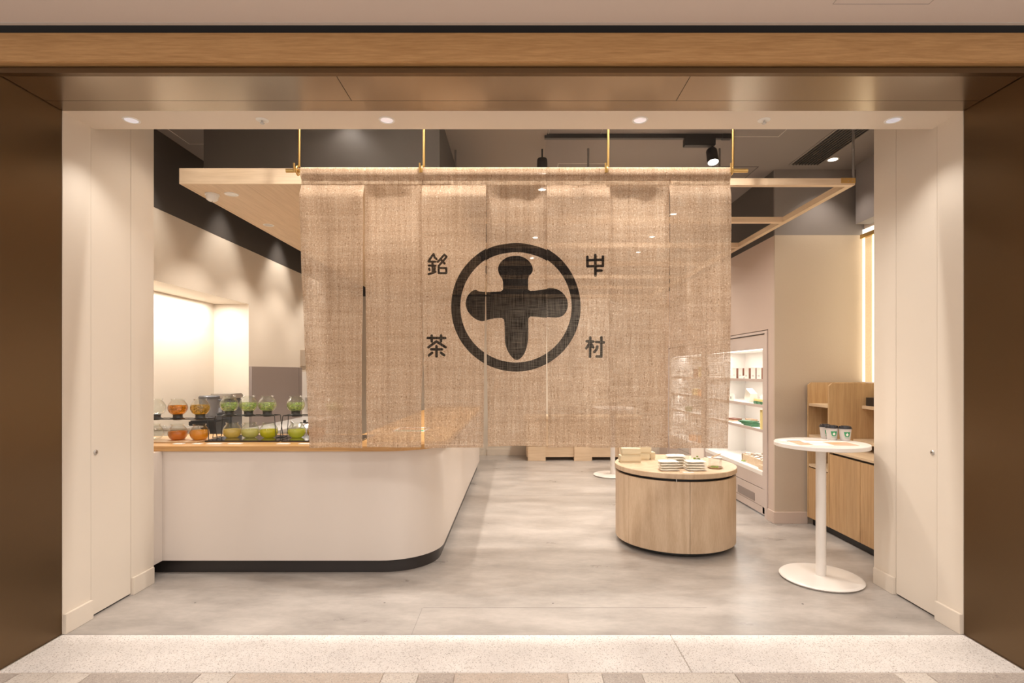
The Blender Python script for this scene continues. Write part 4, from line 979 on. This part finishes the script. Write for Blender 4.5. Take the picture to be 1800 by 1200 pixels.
# far showcase goods seen through the cloth
for k, (y, z, c, hh, nm) in enumerate(((7.9,zs2,'orange_card',0.10,'orange pouch on the second shelf of the far fridge, right one'),(8.15,zs2,'yellow_card',0.10,'yellow pouch on the second shelf of the far fridge, left one'),(7.85,zs1,'yellow_card',0.16,'yellow carton on the top shelf of the far fridge'),
        (8.1,zs1,'brown_card',0.13,'brown carton on the top shelf of the far fridge'),(7.9,zs0,'orange_card',0.11,'orange parcel in the bottom of the far fridge'),(8.3,zs0,'paper_orange',0.08,'red orange parcel in the bottom of the far fridge'),(8.5,zs3,'green_card',0.07,'green packet on the third shelf of the far fridge'))):
    fbox('tea_parcel', 'package', 2.64,2.72,y,y+0.12,z,hh,c,nm,'goods in the far fridge')

# ------------------------------------------------------------ oak wall cabinet on the right
CB = 2.85
cb = empty('oak_wall_cabinet', (CB, 3.95, 0), 'tall oak shelf cabinet in the recess right of the beige column', 'cabinet')
YE = 5.375-3.95; YP = 5.02-3.95
def cbx(n_, x0,x1,y0,y1,z0,z1,m='cab',parent=cb,bev=0.0015): return bx(n_, m, x0,x1,y0,y1,z0,z1,parent,bev)
ZTOP = PZ(673,5.05)
def sidepanel(y0, y1, z0, z1, xd):
    """side panel with a chamfered upper front corner"""
    m_ = MB(); P_ = [(0,z0),(xd,z0),(xd,z1),(0.03,z1),(0,z1-0.025)]
    a = [m_.bm.verts.new((x,y0,z)) for x,z in P_]; b_ = [m_.bm.verts.new((x,y1,z)) for x,z in P_]; n = len(P_)
    m_.bm.faces.new(a); m_.bm.faces.new(b_[::-1])
    for i in range(n): m_.bm.faces.new((a[i], b_[i], b_[(i+1)%n], a[(i+1)%n]))
    return m_.build('side_panel', 'oak', cb)
sidepanel(YE-0.02, YE, 0.075, ZTOP, 0.56); sidepanel(YP-0.02, YP, 0.075, ZTOP, 0.56)
cbx('back_panel', 0.54, 0.56, 0.0, YE-0.02, 0.075, ZTOP-0.01)
for z in (1.19, 0.885, 0.60): cbx('shelf', 0.004, 0.54, YP+0.001, YE-0.021, z-0.025, z, 'oak_pale_y')
for z, x_ in ((1.19,0.30),(0.885,0.22)): cbx('shelf', x_, 0.54, 0.0, YP-0.021, z-0.03, z, 'oak_pale_y')
cbx('worktop', 0.0, 0.54, 0.0, YP-0.021, 0.765, 0.785, 'oak_pale_y')
for k, (ya, yb, zz) in enumerate(((YP+0.004,YE-0.022,0.565),(YP-0.47,YP-0.022,0.745),(YP-0.95,YP-0.474,0.745))):
    d_ = cbx('door', 0.002, 0.022, ya, yb, 0.075, zz)
cbx('carcass', 0.025, 0.54, 0.0, YE-0.03, 0.08, 0.55, 'black')
cbx('carcass', 0.03, 0.54, 0.0, YP-0.03, 0.55, 0.764, 'black')
cbx('kick_plinth', 0.05, 0.54, 0.0, YE-0.01, 0.0, 0.08, 'black')
tag(bx('storage_box', 'kick_dark', CB+0.32, CB+0.50, 4.55, 4.97, 1.19, 1.265), 'dark brown box on the upper right cabinet shelf', 'box')

# ------------------------------------------------------------ low timber bench at the back wall
t = empty('timber_display_bench', (0.15,9.2,0), 'long pale timber display counter on block feet at the back wall', 'display counter')
for x in (0.02, 0.80, 1.55): bx('block_foot', 'pine', x, x+0.30, -0.02, 0.42, 0.0, 0.24, t, bev=0.003)
bx('rail', 'pine', 0.0, 1.9, 0.02, 0.40, 0.06, 0.24, t, bev=0.002); bx('front_panel', 'pine', 0.0, 1.9, 0.0, 0.40, 0.245, 0.70, t, bev=0.002); bx('top', 'oak_pale', -0.05, 1.95, -0.04, 0.45, 0.70, 0.75, t, bev=0.003)
